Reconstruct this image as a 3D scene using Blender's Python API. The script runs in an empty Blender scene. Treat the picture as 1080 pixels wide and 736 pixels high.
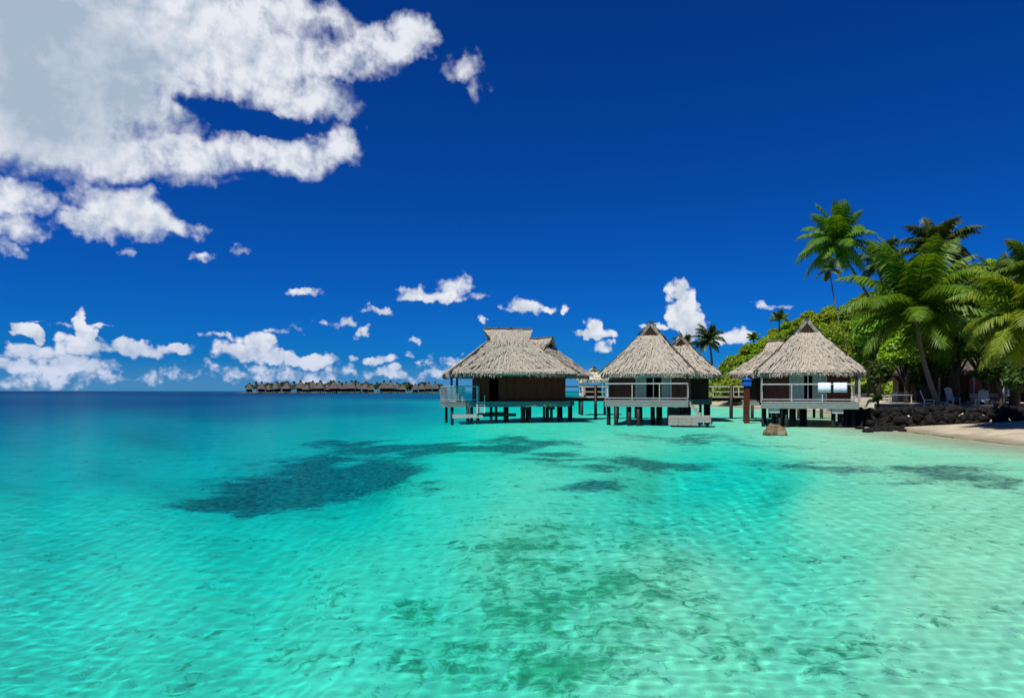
import bpy, math, random
import numpy as np
from mathutils import Vector, Matrix

sc = bpy.context.scene
col = sc.collection
R = math.radians
rng = np.random.default_rng(7)
random.seed(7)
CAM_H, FPX, CX, HY = 2.57, 720.0, 540.0, 412.0     # eye height, focal length in photo pixels, optical axis column, horizon row

def P(px, py, D):
    return Vector(((px - CX) / FPX * D, D, CAM_H + (HY - py) / FPX * D))
def PX(px, D): return (px - CX) / FPX * D
def PZ(py, D): return CAM_H + (HY - py) / FPX * D

# ---------------------------------------------------------------- materials
def new_mat(name):
    m = bpy.data.materials.new(name); m.use_nodes = True
    t = m.node_tree; t.nodes.clear()
    return m, t, t.nodes.new('ShaderNodeOutputMaterial')

class N:
    """tiny node-tree helper"""
    def __init__(s, t): s.t = t
    def n(s, typ, **kw):
        nd = s.t.nodes.new(typ)
        for k, v in kw.items(): setattr(nd, k, v)
        return nd
    def l(s, a, b): s.t.links.new(a, b)
    def set(s, sock, v):
        if hasattr(v, 'is_output') or isinstance(v, bpy.types.NodeSocket): s.l(v, sock)
        elif isinstance(v, (tuple, list)) and sock.type == 'RGBA' and len(v) == 3: sock.default_value = (*v, 1)
        else: sock.default_value = v
    def math(s, op, a, b=0.0, c=0.0, clamp=False):
        nd = s.n('ShaderNodeMath', operation=op, use_clamp=clamp)
        s.set(nd.inputs[0], a); s.set(nd.inputs[1], b); s.set(nd.inputs[2], c)
        return nd.outputs[0]
    def vmath(s, op, a, b=(0, 0, 0), c=(0, 0, 0)):
        nd = s.n('ShaderNodeVectorMath', operation=op)
        s.set(nd.inputs[0], a); s.set(nd.inputs[1], b)
        if op == 'MULTIPLY_ADD': s.set(nd.inputs[2], c)
        return nd.outputs['Value'] if op in ('DOT_PRODUCT', 'LENGTH') else nd.outputs[0]
    def mix(s, f, a, b, blend='MIX'):
        nd = s.n('ShaderNodeMix', data_type='RGBA', blend_type=blend)
        s.set(nd.inputs[0], f); s.set(nd.inputs[6], a); s.set(nd.inputs[7], b)
        return nd.outputs[2]
    def noise(s, vec, scale, detail=4, rough=.55, dist=0., dim='3D'):
        nd = s.n('ShaderNodeTexNoise', noise_dimensions=dim)
        if vec is not None: s.l(vec, nd.inputs['Vector'])
        nd.inputs['Scale'].default_value = scale; nd.inputs['Detail'].default_value = detail
        nd.inputs['Roughness'].default_value = rough; nd.inputs['Distortion'].default_value = dist
        return nd.outputs[0]
    def ramp(s, v, lo, hi, smooth=True):
        nd = s.n('ShaderNodeMapRange', interpolation_type='SMOOTHSTEP' if smooth else 'LINEAR', clamp=True)
        s.set(nd.inputs[0], v); nd.inputs[1].default_value = lo; nd.inputs[2].default_value = hi
        return nd.outputs[0]

def simple_mat(name, c1, c2=None, scale=3., stretch=(1, 1, 1), rough=.8, bump=0., spec=.3, detail=5):
    m, t, out = new_mat(name); h = N(t)
    b = h.n('ShaderNodeBsdfPrincipled'); b.inputs['Roughness'].default_value = rough
    b.inputs['Specular IOR Level'].default_value = spec
    h.l(b.outputs[0], out.inputs[0])
    if c2 is None: b.inputs['Base Color'].default_value = (*c1, 1)
    else:
        tc = h.n('ShaderNodeTexCoord')
        v = h.vmath('MULTIPLY', tc.outputs['Object'], stretch)
        nz = h.noise(v, scale, detail, .65)
        h.set(b.inputs['Base Color'], h.mix(h.ramp(nz, .3, .7), c1, c2))
        if bump:
            bp = h.n('ShaderNodeBump'); bp.inputs['Strength'].default_value = bump; bp.inputs['Distance'].default_value = .1
            h.l(nz, bp.inputs['Height']); h.l(bp.outputs[0], b.inputs['Normal'])
    return m

def leaf_mat(name, c1, c2, trans=.35, spec=.35):
    m, t, out = new_mat(name); h = N(t)
    g = h.n('ShaderNodeNewGeometry'); oi = h.n('ShaderNodeObjectInfo')
    c = h.mix(g.outputs['Random Per Island'], c1, c2)
    hs = h.n('ShaderNodeHueSaturation')
    h.set(hs.inputs['Hue'], h.math('MULTIPLY_ADD', oi.outputs['Random'], .04, .48))
    h.set(hs.inputs['Value'], h.math('MULTIPLY_ADD', oi.outputs['Random'], .5, .75))
    h.l(c, hs.inputs['Color'])
    b = h.n('ShaderNodeBsdfPrincipled'); b.inputs['Roughness'].default_value = .5; b.inputs['Specular IOR Level'].default_value = spec
    h.l(hs.outputs[0], b.inputs['Base Color'])
    tr = h.n('ShaderNodeBsdfTranslucent'); h.set(tr.inputs[0], h.mix(1., hs.outputs[0], (1.4, 1.3, .5), 'MULTIPLY'))
    mx = h.n('ShaderNodeMixShader'); mx.inputs[0].default_value = trans
    h.l(b.outputs[0], mx.inputs[1]); h.l(tr.outputs[0], mx.inputs[2]); h.l(mx.outputs[0], out.inputs[0])
    return m

M = {}
def thatch_mat(name, ca, cb, cc):
    m, t, out = new_mat(name); h = N(t)
    b = h.n('ShaderNodeBsdfPrincipled'); b.inputs['Roughness'].default_value = .95; b.inputs['Specular IOR Level'].default_value = .1
    tc = h.n('ShaderNodeTexCoord'); g = h.n('ShaderNodeNewGeometry')
    v = h.vmath('MULTIPLY', tc.outputs['Object'], (1, 1, .22))
    n1 = h.noise(v, 7, 6, .7); n2 = h.noise(tc.outputs['Object'], .7, 4, .6)
    c = h.mix(h.ramp(n1, .3, .72), ca, cb)
    c = h.mix(h.math('MULTIPLY', h.ramp(n2, .45, .7), .55), c, cc)
    c = h.mix(h.math('MULTIPLY', g.outputs['Random Per Island'], .5), c, cb)
    h.l(c, b.inputs['Base Color'])
    bp = h.n('ShaderNodeBump'); bp.inputs['Strength'].default_value = .45; bp.inputs['Distance'].default_value = .1
    h.l(n1, bp.inputs['Height']); h.l(bp.outputs[0], b.inputs['Normal'])
    h.l(b.outputs[0], out.inputs[0])
    return m
M['thatch'] = thatch_mat('dry_grey_thatch', (.19, .17, .135), (.42, .38, .315), (.27, .235, .18))
M['thatch_pale'] = thatch_mat('pale_thatch', (.42, .38, .30), (.62, .57, .47), (.5, .45, .36))
M['thatch_dark'] = thatch_mat('dark_thatch', (.04, .033, .025), (.12, .10, .08), (.07, .055, .04))
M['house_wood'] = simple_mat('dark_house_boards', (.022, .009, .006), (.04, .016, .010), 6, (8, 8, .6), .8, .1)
M['thatch_far'] = thatch_mat('far_thatch', (.05, .045, .045), (.13, .115, .10), (.08, .07, .06))
M['bounce_offset_red'] = simple_mat('bounce_offset_red_boards', (.27, .016, .006), (.40, .028, .010), 5, (7, 7, .5), .8, .05)  # red pushed up in the colour to offset green light from the water
M['dark_wood'] = simple_mat('dark_brown_wood', (.085, .012, .004), (.13, .022, .007), 6, (8, 8, .6), .6, .3)
M['red_wood'] = simple_mat('reddish_wood', (.065, .017, .009), (.11, .03, .015), 5, (6, 6, .5), .6, .3)
M['gable'] = simple_mat('shade_toned_gable_board', (.022, .007, .004), (.045, .016, .010), 8, (1, 1, 5), .8)  # near-black tone paints in the shade of the recess under the ridge end
M['grey_wood'] = simple_mat('weathered_grey_wood', (.24, .22, .19), (.38, .36, .32), 5, (1, 6, 6), .8, .2)
M['pale_wood'] = simple_mat('pale_weathered_wood', (.40, .38, .33), (.56, .54, .49), 5, (1, 5, 5), .8, .2)
M['white_paint'] = simple_mat('weathered_white_paint', (.55, .55, .52), (.75, .75, .72), 4, (1, 1, 1), .6)
M['post'] = simple_mat('wet_dark_post', (.008, .007, .006), (.022, .018, .015), 5, (2, 2, .6), .5, .3)
M['concrete'] = simple_mat('pale_concrete', (.42, .44, .43), (.55, .57, .56), 4, (1, 1, 1), .8, .2)
M['fascia'] = simple_mat('bounce_tinted_grey_timber', (.13, .17, .15), (.22, .26, .24), 4, (1, 5, 5), .8, .2)  # grey timber with the green light bounced off the water painted into it
M['rail'] = simple_mat('greyed_rail_paint', (.30, .32, .30), (.42, .44, .41), 4, (1, 1, 1), .6)
M['curtain'] = simple_mat('pale_green_curtain', (.30, .42, .36), (.42, .54, .47), 6, (5, 5, .2), .9)
M['towel'] = simple_mat('white_towel', (.66, .72, .84), (.76, .80, .88), 5, (1, 1, 1), .95)
M['blue'] = simple_mat('blue_paint', (.01, .10, .50), (.02, .15, .62), 3, (1, 1, 1), .5)
M['teal'] = simple_mat('teal_plastic', (.01, .09, .20), (.015, .13, .26), 3, (1, 1, 1), .4)
M['rock'] = simple_mat('dark_volcanic_rock', (.004, .004, .005), (.022, .020, .018), 3.5, (1, 1, 1), .9, .8, .12)
M['brown_rock'] = simple_mat('brown_algae_rock', (.06, .045, .025), (.22, .16, .09), 3, (1, 1, 1), .85, .6)
M['bark'] = simple_mat('palm_bark', (.10, .08, .06), (.22, .19, .15), 4, (1, 1, 6), .9, .4)
M['dark_bark'] = simple_mat('dark_bark', (.04, .03, .022), (.10, .08, .06), 4, (3, 3, 1), .9, .4)
M['dark_in'] = simple_mat('dark_interior', (.010, .009, .008))
M['red_door'] = simple_mat('red_brown_panel', (.10, .014, .010), (.16, .025, .016), 4, (5, 5, .5), .6)
M['brown_board'] = simple_mat('orange_brown_board', (.16, .06, .02), (.28, .12, .045), 4, (5, 5, .5), .7)
M['coconut'] = simple_mat('green_coconut', (.10, .11, .02), (.20, .15, .04), 3)
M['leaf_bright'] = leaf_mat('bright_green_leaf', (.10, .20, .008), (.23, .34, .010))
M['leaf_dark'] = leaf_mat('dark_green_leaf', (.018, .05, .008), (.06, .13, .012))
M['leaf_mid'] = leaf_mat('mid_green_leaf', (.06, .13, .007), (.15, .25, .010))
M['leaf_hill'] = leaf_mat('hill_green_leaf', (.14, .24, .006), (.27, .37, .008))
M['leaf_lime'] = leaf_mat('lime_green_leaf', (.17, .30, .012), (.28, .40, .02))
M['palm'] = leaf_mat('palm_frond_green', (.05, .13, .006), (.14, .24, .010), .42, .4)
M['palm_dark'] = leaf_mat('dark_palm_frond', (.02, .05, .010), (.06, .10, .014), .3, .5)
M['palm_yellow'] = leaf_mat('yellowing_palm_frond', (.08, .17, .007), (.24, .27, .015), .45, .4)

def glass_mat():
    m, t, out = new_mat('pale_glass'); h = N(t)
    tr = h.n('ShaderNodeBsdfTransparent'); tr.inputs[0].default_value = (.75, .9, .86, 1)
    gl = h.n('ShaderNodeBsdfGlossy'); gl.inputs['Roughness'].default_value = .05
    df = h.n('ShaderNodeBsdfDiffuse'); df.inputs[0].default_value = (.55, .68, .64, 1)
    m1 = h.n('ShaderNodeMixShader'); m1.inputs[0].default_value = .3
    h.l(tr.outputs[0], m1.inputs[1]); h.l(df.outputs[0], m1.inputs[2])
    fr = h.n('ShaderNodeFresnel'); m2 = h.n('ShaderNodeMixShader')
    h.l(fr.outputs[0], m2.inputs[0]); h.l(m1.outputs[0], m2.inputs[1]); h.l(gl.outputs[0], m2.inputs[2])
    h.l(m2.outputs[0], out.inputs[0])
    return m
M['glass'] = glass_mat()

# ---------------------------------------------------------------- objects
def tag(o, label=None, cat=None, group=None, kind=None):
    for k, v in (('label', label), ('category', cat), ('group', group), ('kind', kind)):
        if v: o[k] = v
    return o
def empty(name, loc=(0, 0, 0), rz=0.):
    o = bpy.data.objects.new(name, None); col.objects.link(o); o.location = loc; o.rotation_euler.z = rz
    o.empty_display_size = .3
    return o
def copy_tree(o, parent=None):
    c = o.copy(); col.objects.link(c); c.parent = parent
    for ch in list(o.children): copy_tree(ch, c)
    return c
def npmesh(name, verts, faces, mat=None, parent=None, smooth=False):
    verts = np.asarray(verts, float); faces = np.asarray(faces)
    k = faces.shape[1]
    me = bpy.data.meshes.new(name)
    me.vertices.add(len(verts)); me.vertices.foreach_set('co', verts.ravel())
    me.loops.add(faces.size); me.loops.foreach_set('vertex_index', faces.ravel().astype(np.int32))
    me.polygons.add(len(faces)); me.polygons.foreach_set('loop_start', np.arange(len(faces), dtype=np.int32) * k)
    me.polygons.foreach_set('use_smooth', np.full(len(faces), smooth)); me.update(calc_edges=True)
    if mat: me.materials.append(mat)
    o = bpy.data.objects.new(name, me); col.objects.link(o); o.parent = parent
    return o

class MB:
    def __init__(s): s.v = []; s.f = []
    def add(s, vs, fs):
        o = len(s.v); s.v += [tuple(v) for v in vs]; s.f += [tuple(i + o for i in f) for f in fs]
    def box(s, x0, x1, y0, y1, z0, z1):
        s.add([(x0,y0,z0),(x1,y0,z0),(x1,y1,z0),(x0,y1,z0),(x0,y0,z1),(x1,y0,z1),(x1,y1,z1),(x0,y1,z1)],
              [(3,2,1,0),(4,5,6,7),(0,1,5,4),(1,2,6,5),(2,3,7,6),(3,0,4,7)])
    def beam(s, a, b, w, h):
        a, b = Vector(a), Vector(b); d = (b - a).normalized()
        up = Vector((0, 0, 1)) if abs(d.z) < .95 else Vector((0, 1, 0))
        sx = d.cross(up).normalized() * w / 2; sy = sx.cross(d).normalized() * h / 2
        vs = [p + i * sx + j * sy for p in (a, b) for i, j in ((-1,-1),(1,-1),(1,1),(-1,1))]
        s.add(vs, [(3,2,1,0),(4,5,6,7),(0,1,5,4),(1,2,6,5),(2,3,7,6),(3,0,4,7)])
    def tube(s, pts, radii, n=10):
        pts = [Vector(p) for p in pts]; rings = []
        for i, p in enumerate(pts):
            d = (pts[min(i+1, len(pts)-1)] - pts[max(i-1, 0)]).normalized()
            up = Vector((1, 0, 0)) if abs(d.x) < .9 else Vector((0, 1, 0))
            a = d.cross(up).normalized(); b = d.cross(a)
            rings.append([p + float(radii[i]) * (math.cos(t) * a + math.sin(t) * b) for t in np.linspace(0, 2*math.pi, n, endpoint=False)])
        vs = [v for r in rings for v in r]; fs = []
        for i in range(len(pts) - 1):
            for j in range(n):
                k = (j + 1) % n
                fs.append((i*n+j, i*n+k, (i+1)*n+k, (i+1)*n+j))
        fs.append(tuple(range(n-1, -1, -1))); fs.append(tuple((len(pts)-1)*n + j for j in range(n)))
        s.add(vs, fs)
    def build(s, name, mat, parent=None, smooth=False):
        me = bpy.data.meshes.new(name); me.from_pydata(s.v, [], s.f); me.materials.append(mat)
        if smooth: me.polygons.foreach_set('use_smooth', [True] * len(me.polygons))
        me.validate(); me.update()
        import bmesh
        bm = bmesh.new(); bm.from_mesh(me); bmesh.ops.recalc_face_normals(bm, faces=bm.faces); bm.to_mesh(me); bm.free()
        o = bpy.data.objects.new(name, me); col.objects.link(o); o.parent = parent
        return o

# value noise for geometry (numpy)
def vnoise(x, y, seed=0):
    xi, yi = np.floor(x).astype(np.int64), np.floor(y).astype(np.int64); xf, yf = x - xi, y - yi
    def hsh(a, b):
        n = (a * 374761393 + b * 668265263 + seed * 982451653) & 0x7fffffff
        n = ((n ^ (n >> 13)) * 1274126177) & 0x7fffffff
        return ((n ^ (n >> 16)) & 0xffff) / 65535.
    u, v = xf*xf*(3-2*xf), yf*yf*(3-2*yf)
    return (hsh(xi,yi)*(1-u)+hsh(xi+1,yi)*u)*(1-v)+(hsh(xi,yi+1)*(1-u)+hsh(xi+1,yi+1)*u)*v
def fbm(x, y, o=4, seed=0):
    s, a, t = 0., 1., 0.
    for i in range(o): s = s + a*vnoise(x*2**i, y*2**i, seed+i); t += a; a *= .5
    return s/t

# ---------------------------------------------------------------- terrain
SHORE = [(40,-40),(33,0),(26.5,18),(24.6,26),(23.9,32),(24.0,36.5),(24.6,42),(25.3,45.5),(27.5,49),(29.5,54),(31,60),(35,72),
         (38,88),(37,105),(34,120),(30,133),(33,160),(45,220),(80,330),(400,500),(400,-40)]
def sdist(X, Y, poly):
    p = np.array(poly, float); q = np.roll(p, -1, 0)
    best = np.full(X.shape, 1e9); inside = np.zeros(X.shape, bool)
    for (ax, ay), (bx, by) in zip(p, q):
        ex, ey = bx-ax, by-ay
        t = np.clip(((X-ax)*ex+(Y-ay)*ey)/(ex*ex+ey*ey), 0, 1)
        best = np.minimum(best, np.hypot(X-ax-t*ex, Y-ay-t*ey))
        c = ((ay > Y) != (by > Y)) & (X < (bx-ax)*(Y-ay)/(by-ay+1e-12)+ax)
        inside ^= c
    return np.where(inside, best, -best)
PLATEAU = [(24.4,52.0),(26.1,50.3),(27.8,48.0),(29.1,46.3),(30.7,45.15),(32.4,44.95),(34.0,46.4),(38,51.4),(60,58),(90,62),(90,110),(46,112),(41,90),(38,76),(33,62),(28,57)]
DEPTH = [(-300,416,17),(0,414,17),(250,416,16),(450,418,12.5),(0,424,15),(200,424,14.5),(0,433,12.5),(250,432,11.5),(400,430,10),(455,438,6.5),(0,450,9.5),(200,450,8),(380,448,6.0),
 (0,475,6.2),(150,475,5.4),(300,470,5.0),(390,474,4.2),(450,460,2.8),(500,470,1.5),(0,520,3.3),(150,520,2.9),(290,504,4.6),(375,498,4.0),(300,530,2.0),(450,510,1.25),(0,580,2.3),(200,580,1.8),(400,580,1.15),
 (0,700,1.75),(200,700,1.45),(400,700,1.0),(540,560,.75),(540,450,.95),(600,440,.9),(560,432,2.0),(640,498,1.0),(715,503,3.2),(790,510,2.4),(740,525,1.0),(850,525,.55),
 (900,480,.45),(1000,500,.42),(700,600,.56),(1000,600,.44),(700,720,.62),(1000,720,.52),(620,428,2.2),(690,432,1.3),(760,434,.55),(850,440,.4),(880,460,.4),(650,465,.7),(580,500,.85),
 (-400,600,2.5),(-400,480,6),(1500,600,.6),(1500,900,.8),(540,1500,1.0),(-500,1500,1.8)]
def warp(px, py):
    return np.stack([np.asarray(px, float)/90., np.log(FPX*CAM_H/(np.maximum(np.asarray(py, float), HY+.05)-HY))*2.4], -1)
DPTS = np.array(DEPTH, float); DW = warp(DPTS[:,0], DPTS[:,1])
def depth_at(X, Y):
    Ye = np.maximum(Y, 2.5)
    q = warp(CX+FPX*X/(Ye+0.), HY+FPX*CAM_H/Ye)
    num = np.zeros(X.shape); den = np.zeros(X.shape)
    for (u, v), d in zip(DW, DPTS[:,2]):
        w = 1./((q[...,0]-u)**2+(q[...,1]-v)**2+.3)**2
        num += w*np.log(d); den += w
    return np.exp(num/den)
HX = [30,36.7,47.8,53,57.8,62,67.8,75.5,86.7,102,120,160,260]
HZ = [0,0,2.2,7.0,10.2,12.6,15.6,18.8,22.8,26.5,29.5,33.5,36]
def hill_h(X, Y):
    top = np.interp(X*160/np.maximum(Y,60)*1.0, HX, HZ)
    t = np.clip((Y-108)/52, 0, 1); t = t*t*(3-2*t)
    back = np.clip(1-(Y-165)/180, .0, 1)
    return top*t*back*(.94+.12*fbm(X/9, Y/9, 3, 5))
def land_h(X, Y):
    s = sdist(X, Y, SHORE)
    beach = np.where(s > 0, 1.35*(1-np.exp(-s/11.)), 0)+.03*(fbm(X*.8, Y*.8, 3, 3)-.5)*np.clip(s, 0, 1)
    pl = sdist(X, Y, PLATEAU)
    plat = np.clip((pl+.4)/.9, 0, 1); plat = plat*plat*(3-2*plat)
    zp = 1.28+np.clip((Y-49)/40, 0, 1)*.9+.06*(fbm(X*.5, Y*.5, 3, 9)-.5)
    z = beach+(np.maximum(zp, beach)-beach)*plat
    return np.where(s > 0, np.maximum(z, hill_h(X, Y)), 0), s
def axis(lo, hi, d0, mid0, mid1, g=.06):
    a = list(np.arange(mid0, mid1, d0)); e = mid1
    while e < hi: a.append(e); e += max(d0, (e-mid1)*g+d0)
    a.append(hi); e = mid0
    b = []
    e -= d0
    while e > lo: b.append(e); e -= max(d0, (mid0-e)*g+d0)
    b.append(lo)
    return np.array(b[::-1]+a)
def grid_faces(n, m):
    i = np.arange(n*m).reshape(n, m)
    return np.stack([i[:-1,:-1], i[:-1,1:], i[1:,1:], i[1:,:-1]], -1).reshape(-1, 4)

def gauss(px, py, lst):
    o = np.zeros(px.shape)
    for cx, cy, rx, ry, a in lst: o = np.maximum(o, 1.15*a*np.exp(-((px-cx)/rx)**2-((py-cy)/ry)**2))
    return o
REEF = [(255,514,95,15,1.),(205,528,75,11,1.3),(165,537,45,6,1.2),(300,503,78,17,1.),(230,517,60,13,.95),(380,498,40,16,.9),(345,490,60,10,.8),(190,533,35,7,.7),(390,474,80,6.5,.9),(470,474,60,6,.85),(530,474,60,6,.75),(590,470,30,7,.6),
        (640,513,40,8,.85),(700,489,50,5,.65),(735,462,60,3,.5),(880,493,50,6,.5),(1010,499,60,8,.6),(950,508,30,4,.5),(1060,508,40,6,.55),(820,470,30,2.5,.45),(610,487,50,5,.5),(560,466,60,4,.55)]
ALGAE = [(620,640,190,80,.72),(560,590,110,50,.7),(700,560,60,20,.6),(820,690,90,30,.55),(470,690,90,50,.65),(600,560,55,14,.75),(560,600,80,35,.85),(640,620,90,35,.8),(700,585,80,30,.65),(540,660,110,40,.9),(590,710,100,35,.95),(430,655,60,30,.65),(690,675,40,20,.6),
         (780,680,60,15,.6),(820,650,40,15,.5),(740,655,60,20,.6),(500,715,70,30,.8),(860,585,60,5,.55),(900,640,50,10,.5),(240,690,160,40,.35),(1000,650,60,15,.42),(950,690,60,15,.42),(330,640,80,25,.4)]
def build_bed():
    xs = axis(-16000, 16000, .22, -30, 32); ys = axis(-30, 16000, .22, 2, 62)
    X, Y = np.meshgrid(xs, ys)
    d = depth_at(X, Y); s = sdist(X, Y, SHORE)
    d = np.minimum(d, .04+np.clip(-s, 0, 1e9)*.055+np.clip(-s-6, 0, 1e9)*.3)
    Yv = np.maximum(Y-1.05*d, 2.)                      # where the refracted view meets the surface
    px, py = CX+FPX*X/np.maximum(Yv, 1)*1., HY+FPX*CAM_H/Yv
    near = Y > 3
    wob = (fbm(X*.45+3, Y*.35, 5, 21)-.5)
    reef = gauss(px+wob*150, py+wob*26, REEF)*near; alg = gauss(px, py, ALGAE)*near
    z = -d+np.where(d < 6, .05*(fbm(X*.7, Y*.7, 3, 11)-.5), 0)+reef*.12*(fbm(X*2.2, Y*2.2, 3, 31))
    z = np.where(s > 0, -.25, z); z = np.minimum(z, -.03)
    o = npmesh('seabed', np.stack([X, Y, z], -1).reshape(-1, 3), grid_faces(len(ys), len(xs)), None, None, True)
    for nm, a in (('reef', reef), ('algae', alg)):
        at = o.data.attributes.new(nm, 'FLOAT', 'POINT'); at.data.foreach_set('value', a.ravel().astype(np.float32))
    m, t, out = new_mat('coral_sand_bed'); h = N(t)
    b = h.n('ShaderNodeBsdfPrincipled'); b.inputs['Roughness'].default_value = 1; b.inputs['Specular IOR Level'].default_value = 0
    g = h.n('ShaderNodeNewGeometry'); pos = g.outputs['Position']
    ra = h.n('ShaderNodeAttribute', attribute_name='reef'); aa = h.n('ShaderNodeAttribute', attribute_name='algae')
    n1 = h.noise(pos, .9, 5, .65); n2 = h.noise(pos, 3.6, 6, .72, .8); n4 = h.noise(pos, 1.1, 4, .6, .5); n3 = h.noise(pos, 6, 4, .6)
    sand = h.mix(h.ramp(n1, .3, .7), (.80, .79, .50), (.92, .91, .605))
    sand = h.mix(h.math('MULTIPLY', h.ramp(n3, .55, .75), .3), sand, (.50, .52, .34))
    sz = h.n('ShaderNodeSeparateXYZ'); h.l(pos, sz.inputs[0])
    sand = h.mix(h.math('MULTIPLY', h.ramp(sz.outputs[2], -.42, -.08), .8), sand, (.40, .37, .26))     # grey-brown shore sand
    am = h.ramp(h.math('ADD', h.math('MULTIPLY', aa.outputs['Fac'], .50), h.math('ADD', h.math('MULTIPLY_ADD', n2, 2.6, -1.3), h.math('MULTIPLY_ADD', n4, 1.1, -.55))), .22, .62)
    soft = h.ramp(h.math('ADD', h.math('MULTIPLY', aa.outputs['Fac'], .75), h.math('MULTIPLY_ADD', n4, 1.2, -.6)), .25, .95)
    sand = h.mix(h.math('MULTIPLY', soft, .55), sand, (.22, .52, .26))
    c = h.mix(h.math('MULTIPLY', am, .66), sand, (.04, .30, .10))
    rm = h.ramp(h.math('ADD', ra.outputs['Fac'], h.math('ADD', h.math('MULTIPLY_ADD', n2, 1.5, -.75), h.math('MULTIPLY_ADD', n4, .8, -.4))), .02, .62)
    rc = h.mix(h.ramp(n3, .4, .65), (.035, .055, .085), (.085, .105, .11))
    c = h.mix(h.math('MULTIPLY', rm, h.math('MULTIPLY_ADD', h.ramp(n3, .3, .7), -.35, .92)), c, rc)
    # loose dark pebbles and coral bits
    bits = h.math('MAXIMUM', h.ramp(h.noise(pos, 1.7, 4, .6, 1.2), .64, .72), h.ramp(h.noise(pos, 4.2, 3, .6, .8), .66, .72))
    c = h.mix(h.math('MULTIPLY', bits, .55), c, (.16, .30, .15))
    h.l(c, b.inputs['Base Color'])
    bp = h.n('ShaderNodeBump'); bp.inputs['Strength'].default_value = .5; bp.inputs['Distance'].default_value = .05
    h.l(n3, bp.inputs['Height']); h.l(bp.outputs[0], b.inputs['Normal'])
    h.l(b.outputs[0], out.inputs[0]); o.data.materials.append(m)
    tag(o, kind='structure'); o.cycles.is_caustics_receiver = True
    return o
seabed = build_bed()

K = []
wr = np.random.default_rng(3)
for i in range(52):
    lam = .105*(1.09**i)
    K.append((lam, wr.uniform(0, 6.28) if lam < .45 else wr.normal(1.1, .75), wr.uniform(0, 6.28), lam*(.0018 if lam < .32 else .0018*(.32/lam)**.75)))
def build_water():
    ys = [-12., -9, -6.5, -4.5, -3, -2, -1, 0, .5]
    y = 1.
    while y < 16000: ys.append(y); y += max(.028, y*.0048)
    ys.append(16000.)
    xs = axis(-16000, 16000, .034, -13, 13, .02)
    ys = np.array(ys); X, Y = np.meshgrid(xs, ys)
    sp = np.maximum(np.gradient(ys)[:, None], np.gradient(xs)[None, :])
    Z = np.zeros_like(X)
    chop = (.45+1.1*fbm(X/7., Y/9., 3, 77))*np.clip(.76+X/6.5, .5, 2.4)
    for lam, a, p, A in K:
        k = 2*math.pi/lam
        fade = np.clip(lam/(sp*2.6)-1, 0, 1)
        Z += A*fade*np.sin(k*(X*math.cos(a)+Y*math.sin(a))+p+1.5*np.sin(X*.31/lam**.5+p)+1.2*np.sin(Y*.27/lam**.5+2*p))
    Z *= chop
    d = depth_at(X, Y+1.05*np.minimum(depth_at(X, Y), 4)); s = sdist(X, Y, SHORE)
    d = np.minimum(d, .04+np.clip(-s, 0, 1e9)*.055+np.clip(-s-6, 0, 1e9)*.3)
    o = npmesh('water', np.stack([X, Y, Z], -1).reshape(-1, 3), grid_faces(len(ys), len(xs)), None, None, True)
    at = o.data.attributes.new('depth', 'FLOAT', 'POINT'); at.data.foreach_set('value', d.ravel().astype(np.float32))
    m, t, out = new_mat('lagoon_water'); h = N(t)
    da = h.n('ShaderNodeAttribute', attribute_name='depth'); d_ = da.outputs['Fac']
    # Beer-Lambert absorption of one passage through the water column
    ABS = (1.3, .082, .029)
    cc = h.n('ShaderNodeCombineColor')
    for i, a in enumerate(ABS): h.l(h.math('POWER', math.e, h.math('MULTIPLY', d_, -a)), cc.inputs[i])
    rf = h.n('ShaderNodeBsdfRefraction'); rf.inputs['IOR'].default_value = 1.33; rf.inputs['Roughness'].default_value = 0
    h.l(cc.outputs[0], rf.inputs['Color'])
    gl = h.n('ShaderNodeBsdfGlossy'); gl.inputs['Roughness'].default_value = .18
    fr = h.n('ShaderNodeFresnel'); fr.inputs[0].default_value = 1.33
    f = h.math('MINIMUM', h.math('MULTIPLY', fr.outputs[0], .5), .08)
    mx = h.n('ShaderNodeMixShader'); h.l(f, mx.inputs[0]); h.l(rf.outputs[0], mx.inputs[1]); h.l(gl.outputs[0], mx.inputs[2])
    h.l(mx.outputs[0], out.inputs[0]); o.data.materials.append(m)
    o.cycles.is_caustics_caster = True
    tag(o, kind='structure')
    return o
water = build_water()

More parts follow.
